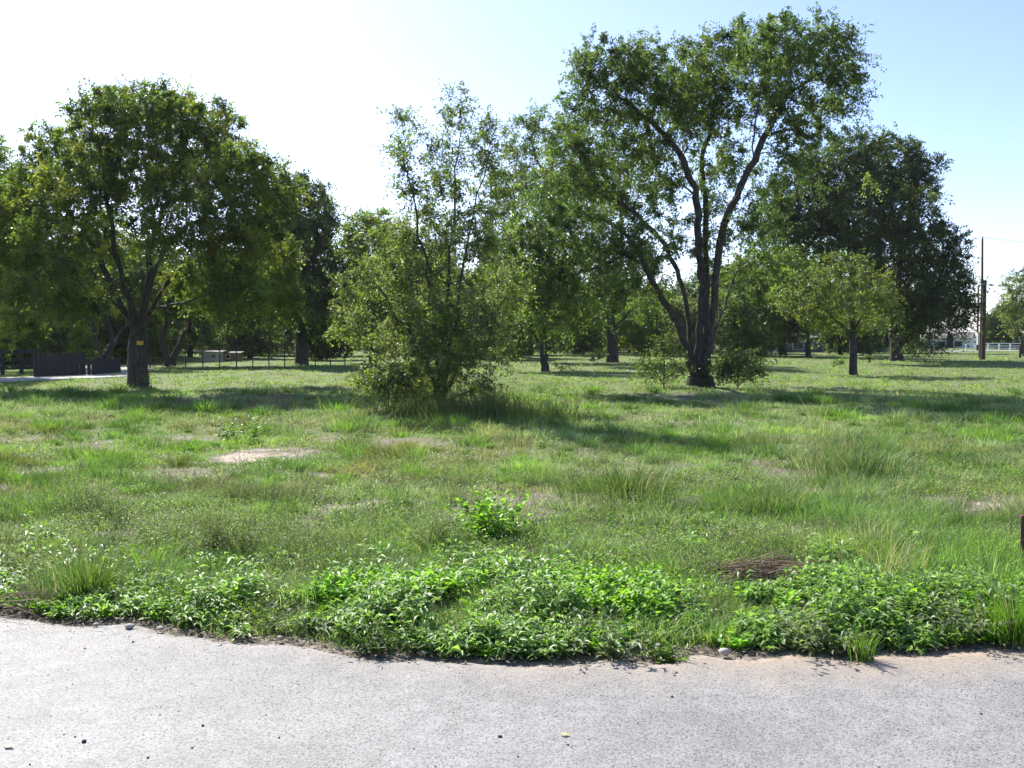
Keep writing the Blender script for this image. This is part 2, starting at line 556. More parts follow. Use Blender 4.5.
def blade_batch(acc, pos, az, lean, h, w, col, curve=0.5, mat=0):
    N = len(pos)
    a = np.stack([np.cos(az), np.sin(az), np.zeros(N)], 1)
    face = rng.uniform(0, 2 * np.pi, N)
    sd = np.stack([np.cos(face), np.sin(face), np.zeros(N)], 1)
    h_ = h[:, None]; w_ = w[:, None]; le = lean[:, None]
    up = np.array([0, 0, 1.0])[None, :]
    mid = pos + up * h_ * 0.55 + a * le * h_ * 0.35
    tip = pos + up * h_ * (1.0 - 0.25 * curve * np.abs(le)) + a * le * h_ * (0.75 + curve * 0.4)
    acc.add(np.stack([pos - sd * w_ * .5, pos + sd * w_ * .5, mid + sd * w_ * .42, mid - sd * w_ * .42, tip], 1), col,
            [(0, 1, 2, 3), (3, 2, 4)], mat)


def plants(acc, base, h, stems, nleaf, ll, lw, col, spread=0.5, colvar=0.2, droop=0.25, stemcol=(0.10, 0.13, 0.04), stemw=0.004, mat=0,
           up_bias=0.5, s0=0.15, r=None):
    """leafy stemmed plants: base (P,3), h (P,), col (P,3)"""
    r = r or rng
    Pn = len(base)
    if Pn == 0: return
    n = Pn * stems
    pb = np.repeat(base, stems, 0)
    ph = np.repeat(h, stems) * r.uniform(0.55, 1.1, n)
    az = r.uniform(0, 2 * np.pi, n)
    le = np.abs(r.normal(0, spread, n))
    d = unit(np.stack([np.cos(az) * le, np.sin(az) * le, np.ones(n)], 1))
    pb = pb + np.stack([np.cos(az), np.sin(az), np.zeros(n)], 1) * (r.uniform(0, 0.03, n)[:, None] + 0.1 * ph[:, None] * le[:, None])
    bend = np.stack([np.cos(az), np.sin(az), -np.ones(n) * 0.3], 1) * (le * 0.35)[:, None]

    def pt(s):
        return pb + d * (ph * s)[:, None] + bend * (ph * s * s)[:, None]
    sc_ = np.repeat(np.array(stemcol)[None, :], n, 0) * r.uniform(0.7, 1.3, n)[:, None]
    f = r.uniform(0, 2 * np.pi, n); sd = np.stack([np.cos(f), np.sin(f), np.zeros(n)], 1) * stemw / 2
    m1 = pt(0.5); t1 = pt(0.98)
    acc.add(np.stack([pb - sd, pb + sd, m1 + sd * .8, m1 - sd * .8, t1], 1), sc_, [(0, 1, 2, 3), (3, 2, 4)], mat)
    cc = np.repeat(col, stems, 0)
    for k in range(nleaf):
        s = s0 + (1 - s0) * (k + r.uniform(0, 1, n)) / nleaf
        p = pt(s)
        a2 = r.uniform(0, 2 * np.pi, n)
        ub = up_bias * r.uniform(0.2, 1.6, n) * (0.5 + s)
        ld = np.stack([np.cos(a2), np.sin(a2), ub], 1) + d * 0.25
        L_ = ll * r.uniform(0.6, 1.25, n) * (1.1 - 0.35 * s)
        W_ = lw * r.uniform(0.7, 1.2, n) * (1.1 - 0.3 * s)
        upv = np.repeat(np.array([[0, 0, 1.0]]), n, 0) + r.normal(0, 0.35, (n, 3))
        c_ = cc * (1 + colvar * r.normal(0, 1, n))[:, None] * np.array([1, 1, 1])
        leaf_batch(acc, p, ld, upv, L_, W_, np.clip(c_, 0.01, 0.8), droop, 0.25, mat)


# ------------------------------------------------------------------ trees
def catmull(pts, step):
    pts = np.array(pts, float)
    res = []
    for i in range(len(pts) - 1):
        p0 = pts[max(i - 1, 0)]; p1 = pts[i]; p2 = pts[i + 1]; p3 = pts[min(i + 2, len(pts) - 1)]
        n = max(1, int(round(np.linalg.norm(p2 - p1) / step)))
        for k in range(n):
            t = k / n
            res.append(0.5 * ((2 * p1) + (-p0 + p2) * t + (2 * p0 - 5 * p1 + 4 * p2 - p3) * t * t + (-p0 + 3 * p1 - 3 * p2 + p3) * t ** 3))
    res.append(pts[-1])
    return np.array(res)


class Skeleton:
    def __init__(self, r):
        self.p = []; self.par = []; self.path = []; self.chains = []; self.r = r; self.ends = []; self.root_taper = len(self.p) == 0

    def _node(self, p, par):
        self.p.append(p); self.par.append(par)
        self.path.append(0 if par < 0 else self.path[par] + np.linalg.norm(p - self.p[par]))
        return len(self.p) - 1

    def limb(self, pts, step=0.3, wig=0.03):
        if self.p:
            a = np.array(self.p)
            j = int(np.argmin(np.linalg.norm(a - np.array(pts[0]), axis=1)))
            full = [self.p[j]] + list(pts[1:]) if np.linalg.norm(self.p[j] - np.array(pts[0])) < 0.8 else [self.p[j]] + list(pts)
        else:
            j = -1; full = list(pts)
        cp = catmull(full, step)
        if j < 0:
            j = self._node(cp[0], -1)
        ch = [j]
        for q in cp[1:]:
            q = q + self.r.normal(0, wig, 3)
            j = self._node(q, j); ch.append(j)
        self.chains.append(ch)
        self.ends.append(j)

    def grow(self, targets, step=0.4, k=0.22, wig=0.05, lift=0.0):
        A = np.array(self.p)
        d0 = np.array([np.min(np.linalg.norm(A - t, axis=1)) for t in targets])
        order = np.argsort(d0 + self.r.uniform(0, 0.4, len(d0)))
        cap = len(self.p) + len(targets) * 30
        P_ = np.zeros((cap, 3)); P_[:len(A)] = A
        W_ = np.zeros(cap); W_[:len(A)] = self.path
        n = len(A)
        for ti in order:
            t = targets[ti]
            df = P_[:n] - t
            dist = np.sqrt((df * df).sum(1))
            pen = np.where(df[:, 2] > 0.3, 0.6 * df[:, 2], 0)     # prefer to start from below
            j = int(np.argmin(dist + k * W_[:n] + pen))
            dj = dist[j]
            if dj < 0.05: continue
            start = self.p[j]
            pp = self.par[j]
            pd = unit(start - self.p[pp]) if pp >= 0 else np.array([0, 0, 1.0])
            ctrl = start + pd * dj * 0.35 + np.array([0, 0, lift * dj])
            m_ = max(2, int(round(dj / step)))
            ch = [j]; cur = j
            for q in range(1, m_ + 1):
                s = q / m_
                pt = (1 - s) ** 2 * start + 2 * s * (1 - s) * ctrl + s * s * t
                if q < m_: pt = pt + self.r.normal(0, wig * min(1, dj), 3)
                cur = self._node(pt, cur); ch.append(cur)
                P_[n] = pt; W_[n] = self.path[cur]; n += 1
            self.chains.append(ch)
            self.ends.append(cur)

    def radii(self, r0, tip):
        n = len(self.p)
        cnt = np.zeros(n)
        haschild = np.zeros(n, bool)
        for i in range(n):
            if self.par[i] >= 0: haschild[self.par[i]] = True
        cnt[~haschild] = 1
        for i in range(n - 1, 0, -1):
            if self.par[i] >= 0: cnt[self.par[i]] += cnt[i]
        e = math.log(max(cnt[0], 2)) / math.log(r0 / tip)
        return tip * cnt ** (1 / e)

    def tubes(self, acc, rad, col, min_r=0.0, flare=True, z0=0.0, mat=0, rs=None):
        P_ = np.array(self.p)
        trunk_nodes = set(self.chains[0])
        for ch in self.chains:
            pts = P_[ch]
            rr = rad[ch].copy()
            if len(ch) > 3 and ch[0] != 0:
                rr[0] = min(rr[0], rr[1] * 1.5); rr[1] = min(rr[0], rr[1] * 1.2)
            elif len(ch) > 1: rr[0] = min(rr[0], rr[1] * 1.25)
            if ch[0] == 0 and self.root_taper:
                k_ = np.arange(len(rr)) / (len(rr) - 1)
                rr = rr * (1 - .1 * smooth(.35, 1, k_))
            if rr.max() < min_r: continue
            ns = 10 if rr.max() > 0.12 else (6 if rr.max() > 0.03 else 3)
            if self.root_taper and len(ch) > 4 and ch[0] in trunk_nodes and rr.max() > .2 * rad[0]:
                k_ = np.maximum(1 - np.arange(len(rr)) / 6.0, 0)
                rr = np.maximum(rr, min(rad[0] * .74, rr.max() * 1.5) * k_)
            if flare:
                hz = pts[:, 2] - z0
                rr = rr * (1 + 0.16 * np.exp(-np.maximum(hz, 0) / 0.35) * (rr > 0.06))
            m_ = len(pts)
            T = np.zeros_like(pts)
            T[:-1] += pts[1:] - pts[:-1]; T[1:] += pts[1:] - pts[:-1]
            T = unit(T)
            ref = np.array([1.0, 0, 0]) if abs(T[0, 0]) < 0.8 else np.array([0, 1.0, 0])
            S_ = unit(np.cross(T, ref)); U_ = np.cross(T, S_)
            ang = np.arange(ns) / ns * 2 * np.pi
            wob = 1 + (0.10 * np.sin(ang * 3 + 1) if ns > 6 else 0)
            ring = pts[:, None, :] + rr[:, None, None] * (np.cos(ang) * wob)[None, :, None] * S_[:, None, :] \
                + rr[:, None, None] * (np.sin(ang) * wob)[None, :, None] * U_[:, None, :]
            v = ring.reshape(1, -1, 3)
            faces = []
            for i in range(m_ - 1):
                for a in range(ns):
                    b = (a + 1) % ns
                    faces.append((i * ns + a, i * ns + b, (i + 1) * ns + b, (i + 1) * ns + a))
            F_ = np.array(faces)
            acc.v.append(v.reshape(-1, 3)); acc.c.append(np.repeat(np.array([col]), v.shape[1], 0))
            acc.idx.append((F_ + acc.n).reshape(-1)); acc.tot.append(np.full(len(F_), 4)); acc.m.append(np.full(len(F_), mat))
            acc.n += v.shape[1]


def clump_points(clumps, n, r, sep=0.3, hollow=0.35):
    """attractor points spread through ellipsoids (cx,cy,cz,rx,ry,rz,weight)"""
    C = np.array(clumps)
    vol = (C[:, 3] * C[:, 4] * C[:, 5]) ** (2 / 3.0) * C[:, 6]
    k = r.choice(len(C), size=n * 6, p=vol / vol.sum())
    u = unit(r.normal(0, 1, (n * 6, 3)))
    rad = r.uniform(hollow ** 3, 1, n * 6) ** (1 / 3.0)
    pts = C[k, :3] + u * rad[:, None] * C[k, 3:6]
    out = []
    A = np.zeros((n, 3)); m_ = 0
    for q in pts:
        if q[2] < 0.35: continue
        if m_ and np.min(((A[:m_] - q) ** 2).sum(1)) < sep * sep: continue
        A[m_] = q; m_ += 1
        if m_ >= n: break
    return A[:m_]


def foliage(acc, tips, dirs, r, per, leaf, spread, palette, pal_w=None, twigs=7, droop=0.25, barkacc=None, aspect=0.5, gap=0.0, twcol=(0.07, 0.055, 0.04)):
    """twig sprays with leaves round every branch tip"""
    palette = np.array(palette)
    nt_ = len(tips)
    cl = palette[r.choice(len(palette), nt_, p=pal_w)] * r.uniform(0.65, 1.3, nt_)[:, None]
    size = r.uniform(0.45, 1.5, nt_)
    if gap > 0:
        size[r.random(nt_) < gap] *= 0.35
    T = nt_ * twigs
    c = np.repeat(tips, twigs, 0); dd = np.repeat(dirs, twigs, 0); sz = np.repeat(size, twigs)
    td = unit(dd * 0.75 + r.normal(0, 0.75, (T, 3)) + np.array([0, 0, 0.1]))
    tl = spread * sz * r.uniform(0.5, 1.3, T)
    start = c - dd * (0.35 * spread * sz)[:, None] + r.normal(0, 0.08 * spread, (T, 3))
    if barkacc is not None:
        f = unit(r.normal(0, 1, (T, 3))) * 0.006
        e = start + td * tl[:, None] - np.array([0, 0, 1.0]) * (tl * droop)[:, None]
        m_ = start + td * (tl * .5)[:, None] - np.array([0, 0, 1.0]) * (tl * droop * .25)[:, None]
        barkacc.add(np.stack([start - f, start + f, m_ + f * .7, m_ - f * .7, e], 1), np.repeat(np.array([twcol]), T, 0), [(0, 1, 2, 3), (3, 2, 4)])
    npl = max(1, int(per / twigs))
    n = T * npl
    s = r.uniform(0.05, 1.0, n)
    tdr = np.repeat(td, npl, 0); tlr = np.repeat(tl, npl)
    pos = np.repeat(start, npl, 0) + tdr * (tlr * s)[:, None] - np.array([0, 0, 1.0]) * (tlr * droop * s * s)[:, None]
    pos = pos + r.normal(0, 0.055 * spread, (n, 3))
    ld = unit(tdr * 0.5 + r.normal(0, 0.8, (n, 3)) - np.array([0, 0, 0.25]))
    sd = unit(np.cross(ld, r.normal(0, 1, (n, 3)) + np.array([0, 0, 0.8])))
    ll = leaf * r.uniform(0.6, 1.3, n)
    col = np.repeat(np.repeat(cl, twigs, 0), npl, 0) * r.uniform(0.75, 1.25, n)[:, None]
    keep = pos[:, 2] > 0.15
    simple_leaf_batch(acc, pos[keep], ld[keep], sd[keep], ll[keep], ll[keep] * aspect, np.clip(col[keep], 0.005, 0.7))


def build_tree(name, label, cat, base, trunk, limbs, clumps, seed, r0=0.3, tip=0.008, n=400, per=120, leaf=0.08, spread=0.55, palette=None, pal_w=None,
               sep=0.35, twigs=7, droop=0.25, bark=None, k=0.22, gap=0.0, hollow=0.35, group=None, aspect=0.5, wig=0.05, flare=True, limb_wig=0.03, capf=0.5):
    r = np.random.default_rng(seed)
    sk = Skeleton(r)
    sk.limb(trunk, 0.25, 0.01)
    for l in limbs: sk.limb(l, 0.3, limb_wig)
    tg = clump_points(clumps, n, r, sep, hollow)
    sk.grow(tg, 0.4, k, wig)
    rad = sk.radii(r0, tip)
    cap_ = r0 * capf
    lim = np.ones(len(rad), bool); lim[sk.chains[0]] = False
    rad = np.where(lim, cap_ * np.tanh(rad / cap_), rad)
    ta = Acc(); ca = Acc()
    sk.tubes(ta, rad, (0.08, 0.06, 0.05), 0.0, flare, base[2])
    P_ = np.array(sk.p)
    ends = np.array(sk.ends[1 + len(limbs):] + sk.ends[1:1 + len(limbs)])
    par = np.array([sk.par[e] for e in ends])
    dirs = unit(P_[ends] - P_[par])
    foliage(ca, P_[ends], dirs, r, per, leaf, spread, palette, pal_w, twigs, droop, ta, aspect, gap)
    root = thing(name, label, cat, base, group)
    obj('trunk', ta.mesh('trunk', base, True), [bark or M_BARK], root)
    obj('crown', ca.mesh('crown', base), [M_TREE_LEAF], root)
    return root


def px_clumps(lst, Y, scale_depth=1.0, r=None, ddef=None):
    """(px,py,rx,ry[,dY[,weight]]) picture-read crown lobes to world ellipsoids with real depth"""
    r = r or np.random.default_rng(5)
    res = []
    for c in lst:
        px, py, rx, ry = c[:4]
        dY = c[4] if len(c) > 4 else 0.0
        w = c[5] if len(c) > 5 else 1.0
        p = P(px, py, Y + dY)
        s = (Y + dY) / F
        res.append((p[0], p[1], p[2], rx * s, max(rx, ry) * s * scale_depth, ry * s, w))
    return res


def px_line(pts, Y):
    return [P(a[0], a[1], Y + (a[2] if len(a) > 2 else 0)) for a in pts]


ELM = [(0.080, 0.130, 0.038), (0.106, 0.160, 0.048), (0.138, 0.185, 0.058), (0.066, 0.106, 0.036)]
ELM_YEL = [(0.105, 0.160, 0.032), (0.145, 0.200, 0.040), (0.22, 0.24, 0.045), (0.072, 0.112, 0.028)]
GREY = [(0.135, 0.170, 0.075), (0.17, 0.200, 0.092), (0.108, 0.140, 0.060), (0.21, 0.235, 0.115)]
DARK = [(0.048, 0.078, 0.024), (0.066, 0.098, 0.030), (0.040, 0.062, 0.021)]
LIME = [(0.16, 0.24, 0.040), (0.21, 0.285, 0.048), (0.12, 0.19, 0.035)]


def base_at(px, Y):
    x = (px - 512) / F * Y
    return (x, Y, float(ground_z(np.array([x]), np.array([Y]))[0]) - 0.03)


def trunk_line(px, Y, pts):
    b = np.array(base_at(px, Y))
    return [b] + px_line(pts, Y)


# ---- big elm right of centre
Y = 33.0
build_tree('elm_tree', 'tall spreading elm with several dark forking limbs, tallest tree in the field', 'tree', base_at(699, Y),
           trunk_line(699, Y, [(699, 382), (699, 376)]),
           [px_line([(699, 376), (690, 362, -.1), (684, 338, -.2), (671, 310, -.4), (652, 281, -.9), (640, 252, -1.3), (615, 225, -1.8), (585, 215, -2.4), (555, 225, -3)], Y),
            px_line([(699, 376), (694, 362, .25), (691, 335, .3), (684, 295, .5), (671, 255, .8), (645, 224, 1.2), (629, 208, 1.4), (597, 193, 1.6), (571, 176, 1.8)], Y),
            px_line([(699, 376), (698, 360, -.2), (699, 330, -.2), (702, 292), (699, 234), (696, 198), (678, 151, -.5), (649, 120, -1), (613, 94, -1.6), (590, 75, -2)], Y),
            px_line([(699, 376), (702, 360, .3), (705, 330, .4), (707, 290, .5), (705, 224, .8), (702, 156, 1.2), (712, 128, 1.4), (708, 80, 1.8)], Y),
            px_line([(699, 376), (706, 362, -.2), (710, 335, -.3), (714, 300, -.3), (718, 250, -.5), (735, 198, -.9), (759, 151, -1.4), (774, 120, -1.6), (790, 94, -1.6), (830, 66, -1.6)], Y),
            px_line([(699, 376), (708, 358, .3), (716, 330, .5), (726, 300, .9), (742, 262, 1.6), (764, 236, 2.4), (792, 205, 3.2), (820, 190, 4)], Y),
            px_line([(766, 138, -1.4), (790, 130, -1), (812, 138, -.6), (840, 158, 0), (870, 180, .6)], Y),
            px_line([(772, 106, -1.6), (750, 84, -1.4), (740, 60, -1.2)], Y),
            px_line([(730, 206, -.8), (750, 170, -2), (756, 120, -3.2), (765, 70, -4)], Y),
            px_line([(697, 200), (672, 175, 1), (640, 160, 2.2), (610, 140, 3)], Y),
            px_line([(640, 252, -1.3), (610, 262, -2.2), (575, 275, -3), (548, 300, -3.4)], Y)],
           px_clumps([(805, 42, 52, 30, -1.6), (838, 66, 28, 36, -1.2), (770, 65, 45, 36, -3), (740, 45, 38, 26, 0), (700, 68, 42, 32, 2), (655, 66, 44, 28, -1),
                      (612, 62, 46, 26, -2), (600, 95, 40, 34, -1.5), (650, 105, 46, 30, -1), (710, 105, 44, 30, 2), (578, 140, 38, 32, 1), (570, 190, 48, 34, 1.5),
                      (545, 235, 42, 44, -2.5), (610, 235, 38, 34, -2.2), (525, 265, 36, 34, -2.8), (620, 270, 26, 24, -1.5, .7), (635, 180, 42, 36, 3), (550, 300, 36, 40, -3.2), (588, 292, 34, 38, -2.4),
                      (780, 110, 34, 28, -1), (795, 155, 30, 24, 0, .7), (775, 200, 26, 24, 2, .6), (762, 235, 24, 24, 2.5, .7), (835, 90, 30, 26, -1), (690, 95, 40, 26, 1), (640, 140, 40, 30, 0),
                      (820, 120, 30, 30, 0), (740, 150, 28, 30, 2.4, .4), (665, 230, 24, 34, -.6, .4), (690, 130, 30, 26, 0, .6), (740, 290, 24, 30, 2, .35),
                      (716, 185, 22, 34, 1, .6), (742, 215, 20, 28, -1, .5), (668, 185, 20, 34, .5, .6), (694, 240, 24, 30, .6, .35), (650, 285, 24, 26, -.5, .5), (755, 270, 24, 26, 1.5, .5),
                      (722, 245, 16, 26, .4, .4)], Y, 0.85),
           7, r0=0.42, tip=0.003, n=1050, per=200, leaf=0.093, spread=0.64, palette=ELM, sep=0.32, k=0.26, hollow=0.05, gap=.12, capf=.45)

# ---- left elm
Y = 33.0
left_elm = build_tree('elm_tree', 'broad old elm at left with a yellow tag nailed on its trunk', 'tree', base_at(138, Y),
           trunk_line(138, Y, [(138, 372), (138, 350), (138, 336)]),
           [px_line([(137, 338), (132, 308, -.2), (120, 273, -.5), (111, 228, -.8), (105, 180, -1.2), (98, 140, -1.6)], Y),
            px_line([(133, 330), (124, 312, .4), (103, 268, 1), (80, 228, 1.4), (60, 204, 1.8), (35, 180, 2)], Y),
            px_line([(139, 338), (146, 299), (151, 255, .4), (153, 219, .6), (143, 157, .8), (134, 115, 1)], Y),
            px_line([(145, 320), (154, 275, -.5), (173, 238, -1), (204, 217, -1.6), (238, 200, -2)], Y),
            px_line([(146, 330), (166, 285, .6), (195, 262, 1.2), (232, 246, 2), (265, 240, 2.6)], Y),
            px_line([(133, 322), (108, 298, -1), (76, 304, -2), (44, 306, -2.6), (18, 326, -3)], Y),
            px_line([(151, 240), (170, 190, 1.6), (185, 140, 2.4), (200, 112, 3)], Y),
            px_line([(146, 312), (185, 302, -1.4), (225, 290, -2.2), (262, 290, -3)], Y)],
           px_clumps([(150, 110, 55, 26, 0), (195, 122, 44, 30, 2), (105, 122, 40, 32, -1.5), (60, 160, 46, 34, 1), (28, 205, 44, 40, 1.5), (85, 185, 48, 36, -2),
                      (140, 170, 50, 40, 0), (195, 170, 46, 40, 2.4), (232, 178, 34, 36, -2), (258, 215, 34, 40, 0), (225, 235, 46, 34, -2), (170, 225, 40, 34, -3),
                      (60, 240, 44, 34, -2), (105, 235, 34, 28, 2.5), (18, 260, 40, 40, 0), (40, 295, 40, 26, -2.6), (85, 300, 26, 22, -2.4), (270, 265, 34, 38, 2.2),
                      (235, 290, 40, 28, -2), (200, 285, 34, 24, 1), (12, 320, 24, 18, -3), (280, 295, 24, 24, 1), (225, 140, 26, 28, 1), (250, 165, 26, 28, -1), (-15, 220, 34, 40, -1), (275, 190, 26, 28, 1)], Y, 0.9),
           12, r0=0.31, tip=0.003, n=1150, per=225, leaf=0.096, spread=0.66, palette=ELM_YEL, sep=0.32, k=0.24, hollow=0.1, gap=.15, capf=.58)

# ---- young multi-stemmed tree in the middle
Y = 21.5
build_tree('young_elm', 'young elm with many thin stems rising from a weedy foot, nearest tree', 'tree', base_at(441, Y),
           trunk_line(441, Y, [(441, 408), (441, 404)]),
           [px_line([(440, 402), (437, 360), (432, 300), (420, 235), (408, 175), (401, 115)], Y),
            px_line([(442, 404), (443, 350, .2), (447, 290, .3), (455, 200, .4), (461, 105, .4)], Y),
            px_line([(444, 404), (450, 350, -.3), (458, 290, -.5), (470, 230, -.7), (486, 165, -.8)], Y),
            px_line([(438, 404), (425, 360, -.4), (398, 315, -.8), (370, 275, -1), (348, 255, -1)], Y),
            px_line([(443, 404), (462, 360, .5), (488, 325, .9), (512, 290, 1.1)], Y),
            px_line([(436, 406), (412, 385, .5), (385, 360, .9), (345, 335, 1.2)], Y),
            px_line([(440, 404), (436, 350, 1), (425, 280, 1.5), (405, 220, 1.6)], Y),
            px_line([(445, 404), (470, 390, -.6), (495, 370, -1), (512, 340, -1.2)], Y),
            px_line([(438, 406), (420, 395, -.7), (398, 382, -1.2), (380, 378, -1.3)], Y)],
           px_clumps([(403, 140, 13, 34, 0, .7), (456, 110, 15, 26, .4, 1), (482, 140, 18, 30, -.6, .8), (440, 150, 16, 30, 0, .7), (455, 175, 26, 30, .4), (415, 185, 26, 32, 0), (498, 195, 18, 26, -.6, .7),
                      (430, 230, 38, 30, .6), (475, 235, 34, 30, -.6), (395, 245, 30, 28, 1), (365, 285, 34, 28, -1), (410, 290, 36, 32, .6), (460, 290, 36, 32, .4),
                      (505, 290, 24, 32, 1), (350, 325, 24, 24, 1), (395, 340, 36, 26, 0), (445, 345, 36, 30, 0), (495, 340, 28, 30, 0), (385, 375, 30, 16, -1),
                      (430, 382, 40, 18, .4), (440, 315, 34, 26, -.8), (440, 360, 40, 22, -.9), (470, 320, 30, 26, -.7), (415, 325, 30, 24, -.8), (485, 385, 28, 18, -.6)], Y, 0.95),
           23, r0=0.12, tip=0.003, n=660, per=98, leaf=0.066, spread=0.42, palette=GREY + [(.15, .21, .05), (.20, .27, .07)], sep=0.21, k=0.16, hollow=0.05, bark=M_BARK_YOUNG, flare=False, gap=.1)

# ---- dark leaning tree at right
Y = 67.0
build_tree('elm_tree', 'dark dense elm at right whose crown leans over to the left of its trunk', 'tree', base_at(896, Y),
           trunk_line(896, Y, [(896, 345), (892, 325)]),
           [px_line([(892, 325), (882, 300), (862, 268), (835, 235, -1), (806, 214, -2)], Y),
            px_line([(893, 328), (898, 280, 1), (905, 230, 1.5), (915, 180, 1)], Y),
            px_line([(892, 322), (880, 260, -2), (868, 200, -3), (860, 160, -3)], Y),
            px_line([(894, 330), (915, 300, -2), (940, 275, -3), (955, 262, -3)], Y),
            px_line([(894, 332), (920, 318, 2), (945, 312, 3), (958, 318, 3)], Y)],
           px_clumps([(858, 156, 36, 28, -3), (890, 168, 34, 34, 2), (918, 180, 22, 34, 1), (832, 180, 36, 32, 0), (870, 210, 46, 38, 3), (910, 225, 34, 36, -3), (805, 205, 34, 26, -2),
                      (940, 250, 28, 34, 0), (885, 262, 42, 34, 4), (845, 245, 36, 26, -3), (952, 290, 24, 28, 0), (915, 295, 40, 28, -3), (880, 300, 24, 22, 4), (935, 318, 32, 18, 2),
                      (964, 262, 10, 12, 0, .6), (905, 325, 22, 12, -2, .6), (785, 225, 26, 22, -3), (965, 300, 12, 18, 1), (820, 230, 30, 22, -1), (790, 190, 28, 24, 0), (770, 215, 24, 22, 1), (812, 168, 26, 20, 0)], Y, 1.0),
           31, r0=0.40, tip=0.006, n=1000, per=190, leaf=0.17, spread=1.05, palette=DARK, sep=0.55, k=0.2, hollow=0.1, twigs=6)

# ---- greyish tree behind the big elm, left side
Y = 64.0
build_tree('elm_tree', 'grey-green elm standing between the young elm and the tallest elm', 'tree', base_at(612, Y),
           trunk_line(612, Y, [(612, 345), (611, 325)]),
           [px_line([(611, 325), (600, 290), (575, 240, -1), (545, 180, -2), (530, 140, -2)], Y),
            px_line([(611, 325), (618, 280, 1), (622, 230, 2), (615, 170, 2)], Y),
            px_line([(611, 330), (580, 300, 2), (540, 270, 3), (505, 240, 3)], Y),
            px_line([(612, 330), (640, 300, -1), (655, 270, -2)], Y)],
           px_clumps([(530, 135, 34, 28, -2), (570, 150, 36, 36, 1), (505, 175, 28, 34, 0), (545, 195, 42, 36, -3), (595, 190, 40, 40, 3), (500, 235, 26, 36, 3), (545, 250, 42, 36, 2),
                      (600, 250, 42, 36, -2), (640, 260, 24, 30, -2), (520, 295, 36, 26, 2), (580, 295, 36, 22, 0), (635, 300, 24, 18, 0)], Y, 1.0),
           41, r0=0.36, tip=0.006, n=600, per=150, leaf=0.15, spread=0.95, palette=GREY[:3] + ELM[:2], sep=0.55, k=0.2, hollow=0.1, twigs=6)

# ---- small leaning multi-stem tree in front of it
Y = 47.0
build_tree('small_tree', 'small dark tree with a forked leaning trunk right of the young elm', 'tree', base_at(545, Y),
           trunk_line(545, Y, [(545, 366), (543, 360)]),
           [px_line([(544, 362), (540, 345), (530, 325), (520, 300)], Y), px_line([(545, 362), (553, 345, .5), (568, 325, 1), (575, 305, 1)], Y),
            px_line([(545, 364), (546, 330, -1), (548, 290, -1.4)], Y)],
           px_clumps([(520, 300, 26, 24, 0), (548, 285, 28, 26, -1), (572, 305, 24, 24, 1), (545, 322, 40, 18, 1), (510, 330, 20, 18, 0)], Y, 1.0),
           43, r0=0.17, tip=0.005, n=240, per=130, leaf=0.12, spread=0.65, palette=ELM + DARK, sep=0.35, hollow=0.1)

# ---- slim tree right of the big elm
Y = 43.0
build_tree('small_tree', 'slim upright tree with a thin dark trunk, right of the tallest elm', 'tree', base_at(853, Y),
           trunk_line(853, Y, [(853, 350), (852, 330)]),
           [px_line([(852, 332), (846, 300), (842, 270)], Y), px_line([(852, 332), (856, 290, .6), (860, 255, .8)], Y),
            px_line([(853, 335), (866, 312, -.6), (878, 292, -1)], Y), px_line([(853, 338), (836, 320, -.6), (818, 305, -1)], Y),
            px_line([(853, 366), (862, 362), (870, 357)], Y), px_line([(853, 368), (846, 364), (838, 361)], Y)],
           px_clumps([(838, 262, 14, 14, 0, .6), (860, 268, 14, 14, .6, .6), (815, 280, 20, 14, -1), (884, 290, 12, 16, .6), (786, 300, 20, 12, 1, .8), (848, 300, 30, 18, -1), (884, 308, 18, 16, -.6), (806, 315, 22, 12, 0), (860, 322, 26, 10, .8), (835, 325, 22, 8, 0)], Y, 1.0),
           47, r0=0.16, tip=0.004, n=190, per=95, leaf=0.11, spread=0.7, palette=ELM_YEL + GREY[:2], sep=0.36, hollow=0.0, gap=.25)

# ---- bright green tree farther back
Y = 80.0
build_tree('small_tree', 'bright lime-green tree in the gap between the tallest elm and the slim tree', 'tree', base_at(808, Y),
           trunk_line(808, Y, [(808, 345), (808, 335)]),
           [px_line([(808, 338), (800, 300), (790, 270)], Y), px_line([(808, 338), (815, 300, 1), (820, 270, 1)], Y), px_line([(808, 340), (785, 320, -1), (770, 305, -1)], Y)],
           px_clumps([(785, 265, 26, 22, 0), (815, 262, 26, 24, 1), (800, 290, 34, 24, -2), (835, 292, 22, 24, 1), (770, 300, 22, 24, 2), (800, 318, 34, 14, 0), (780, 325, 20, 12, 0)], Y, 1.0),
           53, r0=0.22, tip=0.006, n=330, per=140, leaf=0.18, spread=1.0, palette=LIME, sep=0.6, hollow=0.1)

# ---- tree behind left elm, at x 300
Y = 58.0
build_tree('elm_tree', 'dark round-headed elm just right of the tagged elm, its crown touching it', 'tree', base_at(302, Y),
           trunk_line(302, Y, [(302, 345), (300, 325)]),
           [px_line([(300, 328), (292, 290), (285, 240), (290, 200)], Y), px_line([(301, 328), (312, 280, 1), (318, 225, 1)], Y),
            px_line([(301, 332), (275, 305, -1), (250, 290, -2)], Y), px_line([(301, 330), (325, 300, 1), (332, 280, 1)], Y)],
           px_clumps([(300, 196, 26, 20, 0), (322, 215, 18, 24, 1), (280, 225, 30, 30, -1), (308, 250, 30, 34, 2), (265, 265, 30, 30, 0), (285, 295, 34, 24, -2), (322, 290, 18, 28, 1),
                      (250, 300, 26, 20, 0), (305, 325, 26, 10, 0, .6)], Y, 1.0),
           59, r0=0.36, tip=0.006, n=520, per=170, leaf=0.155, spread=0.9, palette=DARK + ELM, sep=0.5, hollow=0.1, twigs=6)

